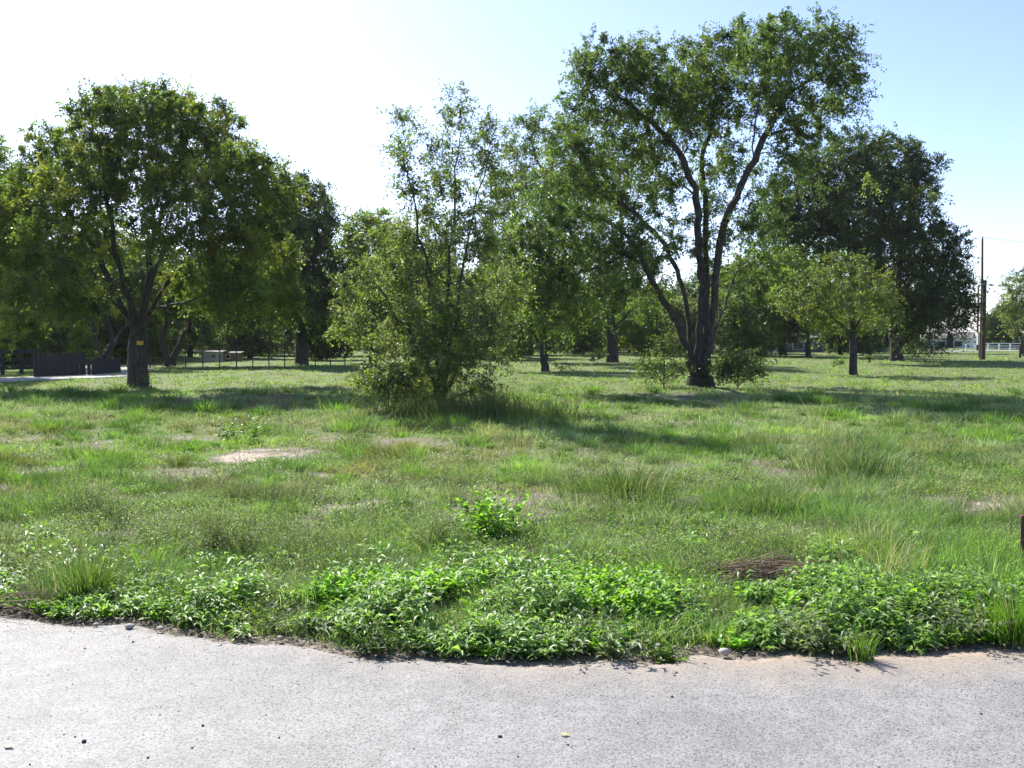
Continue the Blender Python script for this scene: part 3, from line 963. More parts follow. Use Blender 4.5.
# ---- lighter tree behind the young elm
Y = 62.0
build_tree('elm_tree', 'bright green bushy tree standing behind the left side of the young elm', 'tree', base_at(374, Y),
           trunk_line(374, Y, [(374, 350), (374, 335)]),
           [px_line([(374, 338), (365, 300), (360, 250)], Y), px_line([(374, 338), (385, 290, 1), (388, 240, 1)], Y), px_line([(374, 340), (350, 320, -1), (340, 295, -1)], Y)],
           px_clumps([(372, 232, 28, 22, 0), (350, 260, 22, 24, -1), (395, 260, 28, 28, 1), (370, 285, 34, 28, 1), (345, 305, 16, 24, 0), (400, 310, 28, 26, 0), (365, 325, 30, 16, 0)], Y, 1.0),
           61, r0=0.28, tip=0.006, n=450, per=160, leaf=0.15, spread=0.85, palette=LIME + ELM_YEL, sep=0.5, hollow=0.1, twigs=6)

# ---- tree cut by the left edge
Y = 44.0
build_tree('elm_tree', 'elm cut off by the left edge of the photograph, behind the tagged elm', 'tree', base_at(-60, Y),
           trunk_line(-60, Y, [(-60, 350), (-58, 330)]),
           [px_line([(-58, 332), (-50, 280), (-30, 220), (-10, 180)], Y), px_line([(-58, 332), (-80, 270, 1), (-95, 200, 1)], Y), px_line([(-58, 336), (-30, 300, -1), (5, 280, -2)], Y)],
           px_clumps([(-15, 165, 34, 28, 0), (5, 200, 26, 34, 1), (-50, 180, 44, 40, -1), (-95, 210, 40, 44, 1), (-20, 240, 44, 36, -2), (-65, 270, 50, 40, 1), (0, 285, 34, 30, -2), (-110, 280, 36, 36, 0),
                      (-20, 320, 40, 18, 0)], Y, 1.0),
           67, r0=0.36, tip=0.005, n=600, per=190, leaf=0.125, spread=0.75, palette=ELM_YEL, sep=0.4, hollow=0.1, twigs=6)

# ---- leaning trunks behind the left elm
Y = 50.0
build_tree('elm_tree', 'shady elm with two leaning trunks beside the dark board fence', 'tree', base_at(100, Y),
           trunk_line(100, Y, [(100, 368), (100, 366)]),
           [px_line([(100, 366), (97, 345), (88, 318), (66, 285), (48, 262)], Y), px_line([(103, 366), (112, 345, .5), (108, 320, .6), (104, 280, 1), (98, 255, 1)], Y),
            px_line([(112, 346, .5), (130, 318, 1), (145, 295, 1.5)], Y)],
           px_clumps([(45, 270, 34, 26, 0), (85, 262, 34, 26, -1), (115, 270, 30, 26, 2), (60, 300, 34, 20, 2), (150, 285, 24, 22, 1), (20, 295, 24, 24, 0)], Y, 1.0),
           71, r0=0.36, tip=0.006, n=400, per=160, leaf=0.14, spread=0.8, palette=DARK + ELM_YEL[:1], sep=0.5, hollow=0.1, twigs=6)
Y = 56.0
build_tree('elm_tree', 'elm with twin slanting trunks just right of the tagged trunk', 'tree', base_at(170, Y),
           trunk_line(170, Y, [(170, 366), (170, 364)]),
           [px_line([(170, 364), (163, 345), (166, 325), (172, 300), (175, 270)], Y), px_line([(173, 364), (180, 345, .5), (190, 322, .6), (205, 300, 1), (215, 275, 1)], Y)],
           px_clumps([(175, 275, 30, 24, 0), (210, 270, 34, 26, 1), (190, 300, 40, 20, -1), (230, 300, 28, 20, 1), (150, 300, 26, 20, 0), (240, 322, 18, 10, 0, .6)], Y, 1.0),
           73, r0=0.34, tip=0.006, n=380, per=160, leaf=0.15, spread=0.85, palette=DARK + ELM[:1], sep=0.55, hollow=0.1, twigs=6)
Y = 46.0
build_tree('small_tree', 'low lime-green leafy sapling lit by the sun over the board fence', 'sapling', base_at(84, Y),
           trunk_line(84, Y, [(84, 362), (84, 352)]),
           [px_line([(84, 352), (82, 340), (80, 330)], Y)],
           px_clumps([(80, 335, 10, 10, 0), (87, 348, 9, 10, 0), (76, 350, 8, 9, .4)], Y, 1.0),
           79, r0=0.05, tip=0.008, n=40, per=80, leaf=0.11, spread=0.35, palette=LIME, sep=0.22, hollow=0.0)

# ---- tree at right edge
Y = 84.0
build_tree('small_tree', 'small round tree cut by the right edge, beside the white rail fence', 'tree', base_at(1022, Y),
           trunk_line(1022, Y, [(1022, 345), (1022, 338)]),
           [px_line([(1022, 340), (1015, 315), (1012, 290)], Y), px_line([(1022, 340), (1032, 310, 1), (1036, 285, 1)], Y)],
           px_clumps([(1022, 285, 18, 16, 0), (1010, 305, 12, 16, 0), (1034, 300, 20, 20, 1), (1018, 322, 16, 16, -1), (1045, 318, 16, 18, 0)], Y, 1.0),
           83, r0=0.15, tip=0.006, n=180, per=120, leaf=0.16, spread=0.8, palette=GREY + ELM, sep=0.6, hollow=0.1)


# ---- bushes and shoots round the trunks
def bush(name, label, px, Y, clumps, seed, n=60, per=60, leaf=0.07, spread=0.35, palette=ELM, nst=5, group=None, sep=0.18):
    b = base_at(px, Y)
    r = np.random.default_rng(seed)
    cl = px_clumps(clumps, Y, 1.0)
    limbs = []
    for c in cl[:nst]:
        e = np.array([c[0], c[1], max(c[2], 0.3)])
        limbs.append([np.array(b) + [0, 0, .08], np.array(b) * .5 + e * .5 + [0, 0, 0.1], e])
    return build_tree(name, label, 'bush', b, [np.array(b), np.array(b) + [0, 0, .1]], limbs, cl, seed, 0.03, 0.005, n, per, leaf, spread, palette, sep=sep,
                      hollow=0.0, flare=False, bark=M_BARK_YOUNG, group=group)


bush('leafy_bush', 'loose light bush of shoots left of the tallest elm trunk', 664, 32.0, [(662, 345, 14, 18), (652, 365, 18, 14), (676, 368, 14, 14), (668, 380, 20, 8)], 101, 70, 45, .075, .4, ELM + LIME[:1])
bush('leafy_bush', 'dark bush of low shoots right of the tallest elm trunk', 738, 32.0, [(738, 362, 24, 12), (722, 370, 14, 14), (752, 374, 16, 10), (735, 382, 28, 6)], 102, 90, 55, .075, .4, DARK + ELM)
bush('leafy_bush', 'dense dark bush filling the gap right behind the tallest elm trunk', 742, 50.0, [(735, 325, 22, 30), (750, 345, 24, 24), (728, 300, 18, 24)], 103, 110, 70, .12, .7, DARK, sep=.4)
bush('leafy_bush', 'low scrubby bush at the foot of the small forked tree', 560, 45.0, [(560, 370, 14, 5), (570, 372, 10, 4)], 104, 40, 40, .08, .3, DARK + GREY)
bush('leafy_bush', 'pale straggly bush left of the grey-green elm trunk', 598, 62.0, [(598, 356, 10, 7), (590, 358, 7, 5)], 105, 40, 40, .12, .5, GREY, sep=.3)
bush('leafy_bush', 'untidy twiggy bush under the dark leaning elm', 925, 62.0, [(925, 345, 16, 8), (912, 350, 9, 7), (940, 346, 12, 6)], 106, 60, 40, .13, .6, DARK + GREY[:1], sep=.35)
bush('leafy_bush', 'yellow-green low shoots on the left foot of the young elm', 388, 21.0, [(385, 382, 30, 14), (368, 378, 18, 12), (404, 390, 22, 12)], 107, 90, 45, .06, .32, LIME + ELM_YEL[2:3])
bush('leafy_bush', 'small leafy shoots at the foot of the tagged elm', 150, 32.0, [(148, 382, 9, 6), (138, 386, 12, 4)], 108, 36, 40, .06, .25, ELM)

# ---- far trees closing the field: a few built once, then copied
def generic(seed, H, W, palette, leaf=0.2, n=120, per=70, r0=0.25):
    r = np.random.default_rng(seed)
    cl = []
    for i in range(13):
        a = r.uniform(0, 2 * np.pi); q = r.uniform(0.1, 0.7) * W
        z = H * (0.13 + 0.70 * (i + r.uniform(0, 1)) / 13)
        s = 1 - 0.35 * abs(z / H - 0.5)
        cl.append((math.cos(a) * q, math.sin(a) * q, z, W * .40 * s, W * .40 * s, H * .17, 1))
    return cl, r


protos = []
SPEC = [(201, 7.0, 3.4, DARK + ELM), (202, 8.0, 3.8, ELM + LIME), (203, 6.0, 3.6, GREY), (204, 9.0, 4.0, DARK + ELM), (205, 5.0, 3.6, LIME)]
far_list = []
rr = np.random.default_rng(77)
# px, distance, height scale, prototype, area
for i, px in enumerate(np.linspace(-90, 1090, 40)):
    far_list.append((px + rr.uniform(-12, 12), rr.uniform(98, 135), rr.uniform(.8, 1.2), int(rr.integers(0, 5))))
for px, Yv, s, kx in [(250, 74, .8, 0), (215, 100, 1.0, 1), (60, 66, 0.9, 0), (30, 70, 1.0, 2), (-20, 62, 1.1, 3), (130, 72, 1.0, 3), (330, 84, 1.2, 4), (480, 80, 1.0, 3),
                      (450, 74, .8, 2), (530, 88, 1.0, 0), (650, 86, 1.1, 4), (575, 94, .9, 1), (690, 80, .8, 2), (760, 84, 1.0, 3), (740, 96, 1.2, 2), (860, 98, .9, 0), 
                      (415, 90, 1.1, 3), (190, 78, .9, 3), (5, 56, .7, 4), (48, 58, .6, 2), (120, 62, .8, 1), (150, 84, 1., 0), (275, 88, 1., 3), (240, 106, 1.1, 3), (320, 70, .7, 0), (840, 88, .8, 3),
                      (500, 70, .6, 2), (630, 100, 1, 3), (670, 104, 1, 0), (710, 92, .8, 3), (590, 108, 1., 0)]:
    far_list.append((px, Yv, s, kx))
far_list = [q for q in far_list if not (196 < q[0] < 250 and q[1] < 92) and not (936 < q[0] < 976 and q[1] < 142)]
names = {}
for i, (px, Yv, s, kx) in enumerate(far_list):
    b = base_at(px, Yv)
    where = [(40, 'left of the board fence'), (138, 'between the board fence and the tagged trunk'), (222, 'just right of the tagged trunk, behind the wire fence'),
             (302, 'behind the white and tan sheds'), (374, 'right of the round-headed elm'), (470, 'behind the young elm'), (545, 'right of the young elm'),
             (612, 'left of the grey-green elm trunk'), (699, 'between the grey-green elm and the tallest elm'), (770, 'just right of the tallest elm'),
             (853, 'left of the slim tree'), (965, 'behind the dark leaning elm'), (9999, 'beyond the white rail fence')]
    wh = [w_[1] for w_ in where if px < w_[0]][0]
    g = 'far trees ' + wh
    lab = ['dark', 'mid-green', 'greyish', 'tall dark', 'low lime-green'][kx] + ' far tree ' + wh
    if 960 < px < 1100: s = s * 0.72
    if kx not in names:
        sd_, H, W, pal = SPEC[kx]
        cl, r = generic(sd_, H, W, pal)
        cl = [(c[0] + b[0], c[1] + b[1], c[2], c[3], c[4], c[5], 1) for c in cl]
        bb = np.array(b)
        limbs = [[bb + [0, 0, H * .22], np.array([c[0], c[1], c[2]]) * .5 + (bb + [0, 0, H * .35]) * .5, np.array([c[0], c[1], c[2]])] for c in cl[:4]]
        t = build_tree('far_tree', lab, 'tree', b, [bb, bb + [0.05, 0, H * .12], bb + [0.1, 0, H * .24]], limbs, cl, sd_, .24, .008, 230, 130, 0.24, 1.15, pal, sep=.55, hollow=.1, group=g)
        t.scale = (s, s, s); names[kx] = t
    else:
        copy_tree(names[kx], b, rr.uniform(0, 6.28), (s * rr.uniform(.85, 1.25), s * rr.uniform(.85, 1.25), s), lab, g)


# ------------------------------------------------------------------ thin haze over the field
def haze_box():
    v = [(x, y, z) for z in (-1.6, 30) for (x, y) in ((-3400, -3400), (3400, -3400), (3400, 3400), (-3400, 3400))]
    me = bpy.data.meshes.new('haze')
    me.from_pydata(v, [], [(0, 3, 2, 1), (4, 5, 6, 7), (0, 1, 5, 4), (1, 2, 6, 5), (2, 3, 7, 6), (3, 0, 4, 7)])
    m, nt, out = mat_new('haze')
    vp = nt.nodes.new('ShaderNodeVolumePrincipled')
    vp.inputs['Color'].default_value = (0.95, 0.96, 1.0, 1)
    vp.inputs['Density'].default_value = HAZE
    vp.inputs['Anisotropy'].default_value = 0.3
    nt.links.new(vp.outputs[0], out.inputs['Volume'])
    tag(obj('haze', me, [m]), kind='stuff')


HAZE = 0.00013
haze_box()


# ------------------------------------------------------------------ box-built things
def boxes(name, lst, mat, parent=None, origin=(0, 0, 0), bevel=0.0):
    """lst of (cx,cy,cz,sx,sy,sz[,rz])"""
    vs, fs = [], []
    for b in lst:
        cx, cy_, cz, sx, sy, sz = b[:6]; rz = b[6] if len(b) > 6 else 0
        n = len(vs); c, s = math.cos(rz), math.sin(rz)
        for z in (-.5, .5):
            for (x, y) in ((-.5, -.5), (.5, -.5), (.5, .5), (-.5, .5)):
                X, Y_ = x * sx, y * sy
                vs.append((cx + X * c - Y_ * s - origin[0], cy_ + X * s + Y_ * c - origin[1], cz + z * sz - origin[2]))
        for f in ((0, 3, 2, 1), (4, 5, 6, 7), (0, 1, 5, 4), (1, 2, 6, 5), (2, 3, 7, 6), (3, 0, 4, 7)):
            fs.append(tuple(n + q for q in f))
    me = bpy.data.meshes.new(name); me.from_pydata(vs, [], fs)
    o = obj(name, me, [mat], parent)
    if bevel:
        bv = o.modifiers.new('bevel', 'BEVEL'); bv.width = bevel; bv.segments = 2
    return o


def tube(name, pts, radii, mat, parent=None, ns=10, origin=(0, 0, 0)):
    acc = Acc()
    sk = Skeleton(np.random.default_rng(1))
    sk.p = [np.array(p, float) for p in pts]; sk.par = list(range(-1, len(pts) - 1)); sk.chains = [list(range(len(pts)))]
    P_ = np.array(sk.p); rad = np.array(radii, float)
    T = np.zeros_like(P_); T[:-1] += P_[1:] - P_[:-1]; T[1:] += P_[1:] - P_[:-1]; T = unit(T)
    ref = np.array([1.0, 0, 0]) if abs(T[0, 0]) < .8 else np.array([0, 1.0, 0])
    S_ = unit(np.cross(T, ref)); U_ = np.cross(T, S_)
    ang = np.arange(ns) / ns * 2 * np.pi
    ring = P_[:, None, :] + rad[:, None, None] * (np.cos(ang)[None, :, None] * S_[:, None, :] + np.sin(ang)[None, :, None] * U_[:, None, :])
    v = (ring.reshape(-1, 3) - np.array(origin)).tolist()
    f = []
    for i in range(len(pts) - 1):
        for a in range(ns):
            b = (a + 1) % ns
            f.append((i * ns + a, i * ns + b, (i + 1) * ns + b, (i + 1) * ns + a))
    f.append(tuple(range(ns))[::-1]); f.append(tuple((len(pts) - 1) * ns + a for a in range(ns)))
    me = bpy.data.meshes.new(name); me.from_pydata(v, [], f)
    return obj(name, me, [mat], parent)


# yellow tag on the left elm: its own thing, nailed to the trunk
tg = P(140, 343, 33.0 - 0.46)
t = thing('trunk_tag', 'small yellow tag nailed to the trunk of the left elm', 'tag', tuple(tg))
boxes('plate', [(0, 0, 0, .21, .02, .13)], M_TAG, t, bevel=.004)
for q in (-.07, .07): boxes('nail', [(q, -.012, .04, .015, .02, .015)], M_METAL, t)

# utility pole
b = base_at(983, 70.0)
t = thing('utility_pole', 'dark wooden utility pole with a thin extension, standing alone at right', 'pole', b)
tube('lower_pole', [(0, 0, 0), (0.0, 0, 2.5), (0, 0, 5.45)], [.15, .14, .125], M_POLE, t, 12)
tube('upper_pole', [(-.07, .2, 0.02), (-.07, .2, 5), (-.12, .2, 8.3)], [.10, .08, .06], M_POLE, t, 10)
for q in (5.2, 3.0): boxes('strap', [(-.02, .08, q, .31, .39, .04)], M_METAL, t)
boxes('insulator', [(-.12, .2, 8.36, .07, .07, .14)], M_METAL, t)
# wires run right from its top
w = []
p0 = np.array(b) + [-.12, .2, 8.35]
for i in range(15):
    s = i / 14; w.append(p0 + np.array([60 * s, 22 * s, -1.2 * math.sin(math.pi * s) + 0.3 * s]))
tag(tube('overhead_wire', w, [.012] * 15, M_METAL, None, 5), 'thin overhead wire running right from the utility pole top', 'wire')
# meter cabinet in front of the far houses
b = base_at(979, 78.0)
t = thing('meter_post', 'pale meter box on a short post just left of the utility pole', 'meter box', b)
boxes('post', [(0, 0, .6, .10, .10, 1.2)], M_WOODGREY, t)
boxes('box', [(0, -.08, 1.45, .42, .22, .9)], M_SIDING, t, bevel=.01)
boxes('door', [(0, -.202, 1.45, .34, .02, .8)], M_METAL, t)
# far street lamp
b = base_at(977, 118.0)
t = thing('street_lamp', 'distant lamp post with a short arm, seen left of the utility pole', 'street lamp', b)
tube('post', [(0, 0, 0), (0, 0, 4), (0, 0, 7.4)], [.13, .11, .08], M_POLE, t, 8)
tube('arm', [(0, 0, 7.2), (.5, 0, 7.5), (1.3, 0, 7.55)], [.035, .03, .03], M_METAL, t, 6)
tube('lamp_head', [(1.2, 0, 7.52), (1.4, 0, 7.5), (1.75, 0, 7.44)], [.07, .16, .06], M_METAL, t, 8)
# short post right edge near the white fence
b = base_at(1020, 76.0)
t = thing('fence_post', 'short dark post at the right edge beyond the utility pole', 'post', b)
tube('shaft', [(0, 0, 0), (0, 0, .9), (0.01, 0, 1.05)], [.09, .085, .07], M_POLE, t, 8)

# steel stake by the road, right edge
b = G(1023, 572); b[2] = float(ground_z(b[:1], b[1:2])[0]) - .03
t = thing('stake', 'rusty steel stake in the grass at the right edge near the road', 'stake', tuple(b))
boxes('shaft', [(0, 0, .19, .045, .008, .40), (0, .02, .19, .008, .034, .40)], M_RUST, t, bevel=.001)
boxes('cap', [(0, .006, .40, .05, .045, .02)], M_RUST, t, bevel=.003)

# board fence at left
def board_fence(name, label, a, bpt, h, seed, mat, bw=0.14):
    a = Vector(a); bpt = Vector(bpt); L_ = (bpt - a).length; d = (bpt - a).normalized(); rz = math.atan2(d.y, d.x)
    r = np.random.default_rng(seed)
    t = thing(name, label, 'fence', (a.x, a.y, 0), None, rz)
    bl = []; x = 0
    while x < L_:
        hh = h * r.uniform(.93, 1.05)
        bl.append((x + bw / 2, r.uniform(-.01, .01), hh / 2 + 0.02, bw * .93, .022, hh)); x += bw
    boxes('boards', bl, mat, t)
    boxes('rail', [(L_ / 2, .04, h * .25, L_, .045, .09), (L_ / 2, .04, h * .8, L_, .045, .09)], mat, t)
    for q in np.arange(0, L_ + .1, 2.4):
        boxes('post', [(q, .12, h * .5, .1, .1, h * 1.05)], mat, t)
    return t


p1, p2 = G(19, 379.5), G(68, 377.5)
board_fence('board_fence', 'weathered dark board fence under the trees at far left', p1[:2] + [0, 1.5], p2[:2] + [0, 1.5], 0.95 * 1.0, 5, M_WOODGREY)
p3 = G(100, 375.5)
board_fence('board_fence', 'lower broken board fence continuing right of the taller dark one', p2[:2] + [.3, 1.6], p3[:2] + [0, 2.2], 0.7, 6, M_WOODGREY, .17)


def rail_fence(name, label, a, bpt, h, npost, mat, rails=(.35, .6, .9), pw=.1, rh=.1, group=None, wire=False):
    a = Vector(a); bpt = Vector(bpt); L_ = (bpt - a).length; d = (bpt - a).normalized(); rz = math.atan2(d.y, d.x)
    t = thing(name, label, 'fence', (a.x, a.y, 0), group, rz)
    for i in range(npost):
        boxes('post', [(L_ * i / (npost - 1), 0, h / 2, pw, pw, h)], mat, t)
    for q in rails:
        if wire: tube('wire', [(0, -.06, h * q), (L_ / 2, -.06, h * q - .02), (L_, -.06, h * q)], [.004] * 3, M_RUST, t, 4)
        else: boxes('rail', [(L_ / 2, -.06, h * q, L_, .035, rh)], mat, t)
    return t


a_, b_ = G(-30, 378), G(22, 376.8)
rail_fence('rail_fence', 'grey wooden rail fence cut by the left edge, left of the board fence', a_[:2] + [0, 1], b_[:2] + [0, 1.6], 1.1, 4, M_WOODGREY, (.3, .6, .92), .12, .13)
a_, b_ = G(150, 369.5), G(345, 366.0)
rail_fence('wire_fence', 'post and wire fence behind the tagged elm, in front of the white shed', a_[:2], b_[:2], 1.25, 13, M_POLE, (.25, .5, .75, .96), .045, .04, None, True)
a_, b_ = P(966, 349, 118), P(1110, 349, 118)
rail_fence('rail_fence', 'white painted rail fence across the lane at the far right', a_[:2], b_[:2], .85, 14, M_WHITE, (.3, .6, .93), .11, .10)


# houses
def house(name, label, px, Y, w, d, h, roof_h, wall, roofm, rz=0.0, wins=(), door=None, cat='house', base_z=0.0):
    x = (px - 512) / F * Y
    t = thing(name, label, cat, (x, Y, base_z), None, rz)
    boxes('wall', [(0, 0, h / 2, w, d, h)], wall, t)
    e = .3
    vs = [(-w / 2 - e, -d / 2 - e, h + .003), (w / 2 + e, -d / 2 - e, h + .003), (w / 2 + e, d / 2 + e, h + .003), (-w / 2 - e, d / 2 + e, h + .003), (-w / 2 - e, 0, h + roof_h), (w / 2 + e, 0, h + roof_h)]
    me = bpy.data.meshes.new('roof'); me.from_pydata(vs, [], [(0, 1, 5, 4), (2, 3, 4, 5), (0, 4, 3), (1, 2, 5), (3, 2, 1, 0)])
    obj('roof', me, [roofm], t)
    for (wx, wz, ww, wh) in wins:
        f = boxes('window', [(wx, -d / 2 - .02, wz, ww + .16, .05, wh + .16)], M_WHITE, t)
        boxes('pane', [(wx, -d / 2 - .05, wz, ww, .02, wh)], M_GLASS, f)
    if door:
        f = boxes('door', [(door[0], -d / 2 - .02, 1.0, .9, .05, 2.0)], M_WOODGREY, t)
        boxes('handle', [(door[0] + .35, -d / 2 - .06, 1.0, .06, .05, .12)], M_METAL, f)
    return t


house('shed', 'small white shed seen under the branches right of the tagged elm', 213, 66, 1.15, 1.3, .68, .08, M_WHITE, M_ROOF, .0, [(.25, .4, .2, .2)], None, 'shed', -.03)
house('shed', 'low tan shed beside the small white one', 233, 67, .9, 1.2, .6, .08, M_TAN, M_ROOF, 0, [(-.15, .35, .2, .2)], None, 'shed', -.03)
house('house', 'white cottage with a window beyond the field, left of the utility pole', 950, 140, 5.4, 5, 1.7, .8, M_WHITE, M_ROOF, -.5, [(-.8, .9, .8, .6), (1.2, .9, .9, .7)], (.2, 0), base_z=-.3)
house('house', 'low blue-grey house behind the white rail fence', 1000, 150, 6.5, 5, 1.2, .7, M_BLUE, M_ROOF, 0, [(-1.5, .7, .8, .5), (1.5, .7, .8, .5)], None, base_z=-.3)
house('house', 'long blue-grey house in the shade behind the bright lime-green tree', 825, 106, 11, 5, 1.9, .5, M_BLUE, M_ROOF, 0, [(-3.5, 1.1, 1, .7), (0, 1.1, 1, .7), (3.2, 1.1, 1, .7)], (1.6, 0), base_z=-.4)
house('house', 'pale blue house glimpsed behind the dark bush by the tallest elm', 752, 110, 5, 5, 1.9, .6, M_SIDING, M_ROOF, .1, [(-1, 1.1, .9, .7), (1, 1.1, .9, .7)], None, base_z=-.4)
house('shed', 'blue-grey shed cut by the left edge beyond the rail fence', 5, 60, 2.6, 2.4, 1.6, .4, M_BLUE, M_ROOF, 0, [(.3, 1.0, .5, .4)], None, 'shed', -.2)

# ------------------------------------------------------------------ grass and weeds
C_GREEN = np.array([0.138, 0.250, 0.060]); C_GREY = np.array([0.225, 0.300, 0.160]); C_BROWN = np.array([0.22, 0.155, 0.09])
C_LIME = np.array([0.21, 0.36, 0.060]); C_DRY = np.array([0.46, 0.40, 0.26])


def field_color(x, y, r, dryf=0.10):
    n = len(x)
    a = fbm(x, y, 2.4, 201, 3); b_ = fbm(x, y, 1.3, 231, 3); c_ = fbm(x, y, 5.0, 251, 2)
    col = C_GREEN + (C_GREY - C_GREEN) * smooth(.36, .56, a)[:, None]
    # the far lawn is lighter and evener
    far = smooth(22, 38, y)
    col = col * (1 - far[:, None]) + (np.array([0.20, 0.31, 0.090])) * far[:, None]
    # reddish brown low growth on the left at middle distance
    brown = smooth(.45, .6, b_) * smooth(9.5, 11, y) * smooth(22, 16, y) * smooth(3, -2, x)
    brown = np.maximum(brown, .6 * smooth(.6, .7, b_))
    col = col + (C_BROWN - col) * (brown * .65)[:, None]
    lime = smooth(.6, .72, c_) + smooth(.66, .72, a)
    col = col + (C_LIME - col) * (np.clip(lime, 0, 1) * .7)[:, None]
    dry = r.random(n) < dryf
    col[dry] = C_DRY * r.uniform(.6, 1.1, dry.sum())[:, None]
    col = col * (.7 + .65 * smooth(.25, .75, fbm(x, y, .4, 281, 2)))[:, None]
    return col * r.uniform(.7, 1.3, n)[:, None]


ga = Acc()
r = np.random.default_rng(301)
# tufts
NT = 42000
u = r.uniform(0, 1, NT)
y_a = 1 / (1 / 75.0 + (1 / 5.4 - 1 / 75.0) * u)
y_b = np.exp(r.uniform(math.log(5.6), math.log(110), NT))
ty = np.where(r.random(NT) < .55, y_a, y_b)
tx = r.uniform(-1, 1, NT) * (0.58 * ty + 2.0)
bb = bare(tx, ty)
e = ty - edge_y(tx)
keep = (r.random(NT) > bb * 1.05) & (e > 0.1)
tx, ty = tx[keep], ty[keep]
hmap = 0.045 + 0.08 * smooth(.35, .7, fbm(tx, ty, 1.3, 401, 3)) + 0.13 * smooth(.55, .75, fbm(tx, ty, .55, 431, 2)) * r.uniform(.3, 1, len(tx))
hmap = hmap * (1 + .45 * smooth(1, 4, tx) * smooth(15, 9, ty)) * (1 - .25 * smooth(24, 34, ty)) * (.6 + .4 * smooth(.4, 2.2, ty - edge_y(tx)))
hmap *= np.where((tx < 3) & (ty > 9.5) & (ty < 17), .72, 1)
nb = 13
n = len(tx) * nb
tr = (0.035 + 0.06 * r.random(len(tx))) * (1 + ty / 25)
ang = r.uniform(0, 2 * np.pi, n); rad_ = np.abs(r.normal(0, 1, n)) * np.repeat(tr, nb)
bx = np.repeat(tx, nb) + np.cos(ang) * rad_; by = np.repeat(ty, nb) + np.sin(ang) * rad_
ok = (by - edge_y(bx)) > 0.02
bx, by, ang = bx[ok], by[ok], ang[ok]
hh = np.repeat(hmap, nb)[ok] * r.uniform(.45, 1.25, len(bx))
pos = np.stack([bx, by, ground_z(bx, by) - .005], 1)
wd = np.maximum(0.0045, 0.00048 * by) * r.uniform(.7, 1.4, len(bx))
blade_batch(ga, pos, ang + r.normal(0, .6, len(bx)), r.uniform(.1, 1.5, len(bx)), hh, wd, field_color(bx, by, r), .6)
# tussocks: thick separate clumps with a shaded side
NTS = 2400
ty2 = 1 / r.uniform(1 / 30.0, 1 / 6.2, NTS); tx2 = r.uniform(-1, 1, NTS) * (.56 * ty2 + .8)
kp = (fbm(tx2, ty2, 1.7, 461, 2) > .44) & (bare(tx2, ty2) < .25)
tx2, ty2 = tx2[kp], ty2[kp]
k2 = 150; sz = (.3 + .8 * r.random(len(tx2)) ** 2) * (1 + ty2 / 40)
ang = r.uniform(0, 6.28, len(tx2) * k2); q = np.abs(r.normal(0, .10, len(ang))) * np.repeat(sz, k2)
bx = np.repeat(tx2, k2) + np.cos(ang) * q * 1.4; by = np.repeat(ty2, k2) + np.sin(ang) * q
tcol = field_color(tx2, ty2, r, 0); pick = r.random(len(tx2))
tcol = np.where((pick < .35)[:, None], np.array([[.12, .215, .06]]), np.where((pick < .5)[:, None], np.array([[.20, .36, .055]]), tcol))
ok = (by - edge_y(bx)) > .05
cc_ = (np.repeat(tcol, k2, 0) * r.uniform(.7, 1.3, len(ang))[:, None])[ok]
hh = (np.repeat(sz * .20, k2) * r.uniform(.4, 1.15, len(ang)))[ok]
bx, by, ang = bx[ok], by[ok], ang[ok]
blade_batch(ga, np.stack([bx, by, ground_z(bx, by) - .004], 1), ang + r.normal(0, .5, len(bx)), r.uniform(.1, 1.3, len(bx)), hh, np.maximum(.0045, .00048 * by), cc_, .7)
# dead straw and broken stems lying on the bare soil
n = 60000
yy = 1 / r.uniform(1 / 30.0, 1 / 5.6, n); xx = r.uniform(-1, 1, n) * (.56 * yy + .8)
kp = bare(xx, yy) > r.uniform(.15, .9, n)
xx, yy = xx[kp], yy[kp]
cc_ = np.array([[.10, .075, .055], [.22, .18, .14], [.32, .28, .21], [.17, .15, .07]])[r.choice(4, len(xx))] * r.uniform(.7, 1.3, len(xx))[:, None]
blade_batch(ga, np.stack([xx, yy, ground_z(xx, yy)], 1), r.uniform(0, 6.28, len(xx)), r.uniform(1.5, 4, len(xx)), r.uniform(.012, .04, len(xx)), np.maximum(.004, .0006 * yy), cc_, .3)
# low fill between tufts
NF = 150000
u = r.uniform(0, 1, NF)
fy = 1 / (1 / 60.0 + (1 / 5.4 - 1 / 60.0) * u ** 0.9)
fx = r.uniform(-1, 1, NF) * (0.58 * fy + 1.6)
keep = (r.random(NF) > bare(fx, fy)) & ((fy - edge_y(fx)) > .06)
fx, fy = fx[keep], fy[keep]
pos = np.stack([fx, fy, ground_z(fx, fy) - .004], 1)
blade_batch(ga, pos, r.uniform(0, 6.28, len(fx)), r.uniform(.3, 1.8, len(fx)), r.uniform(.03, .10, len(fx)), np.maximum(.004, .0006 * fy), field_color(fx, fy, r), .6)
tag(obj('field_grass', ga.mesh('field_grass'), [M_GRASS]), 'patchy green and browning grass covering the field', 'grass', kind='stuff')

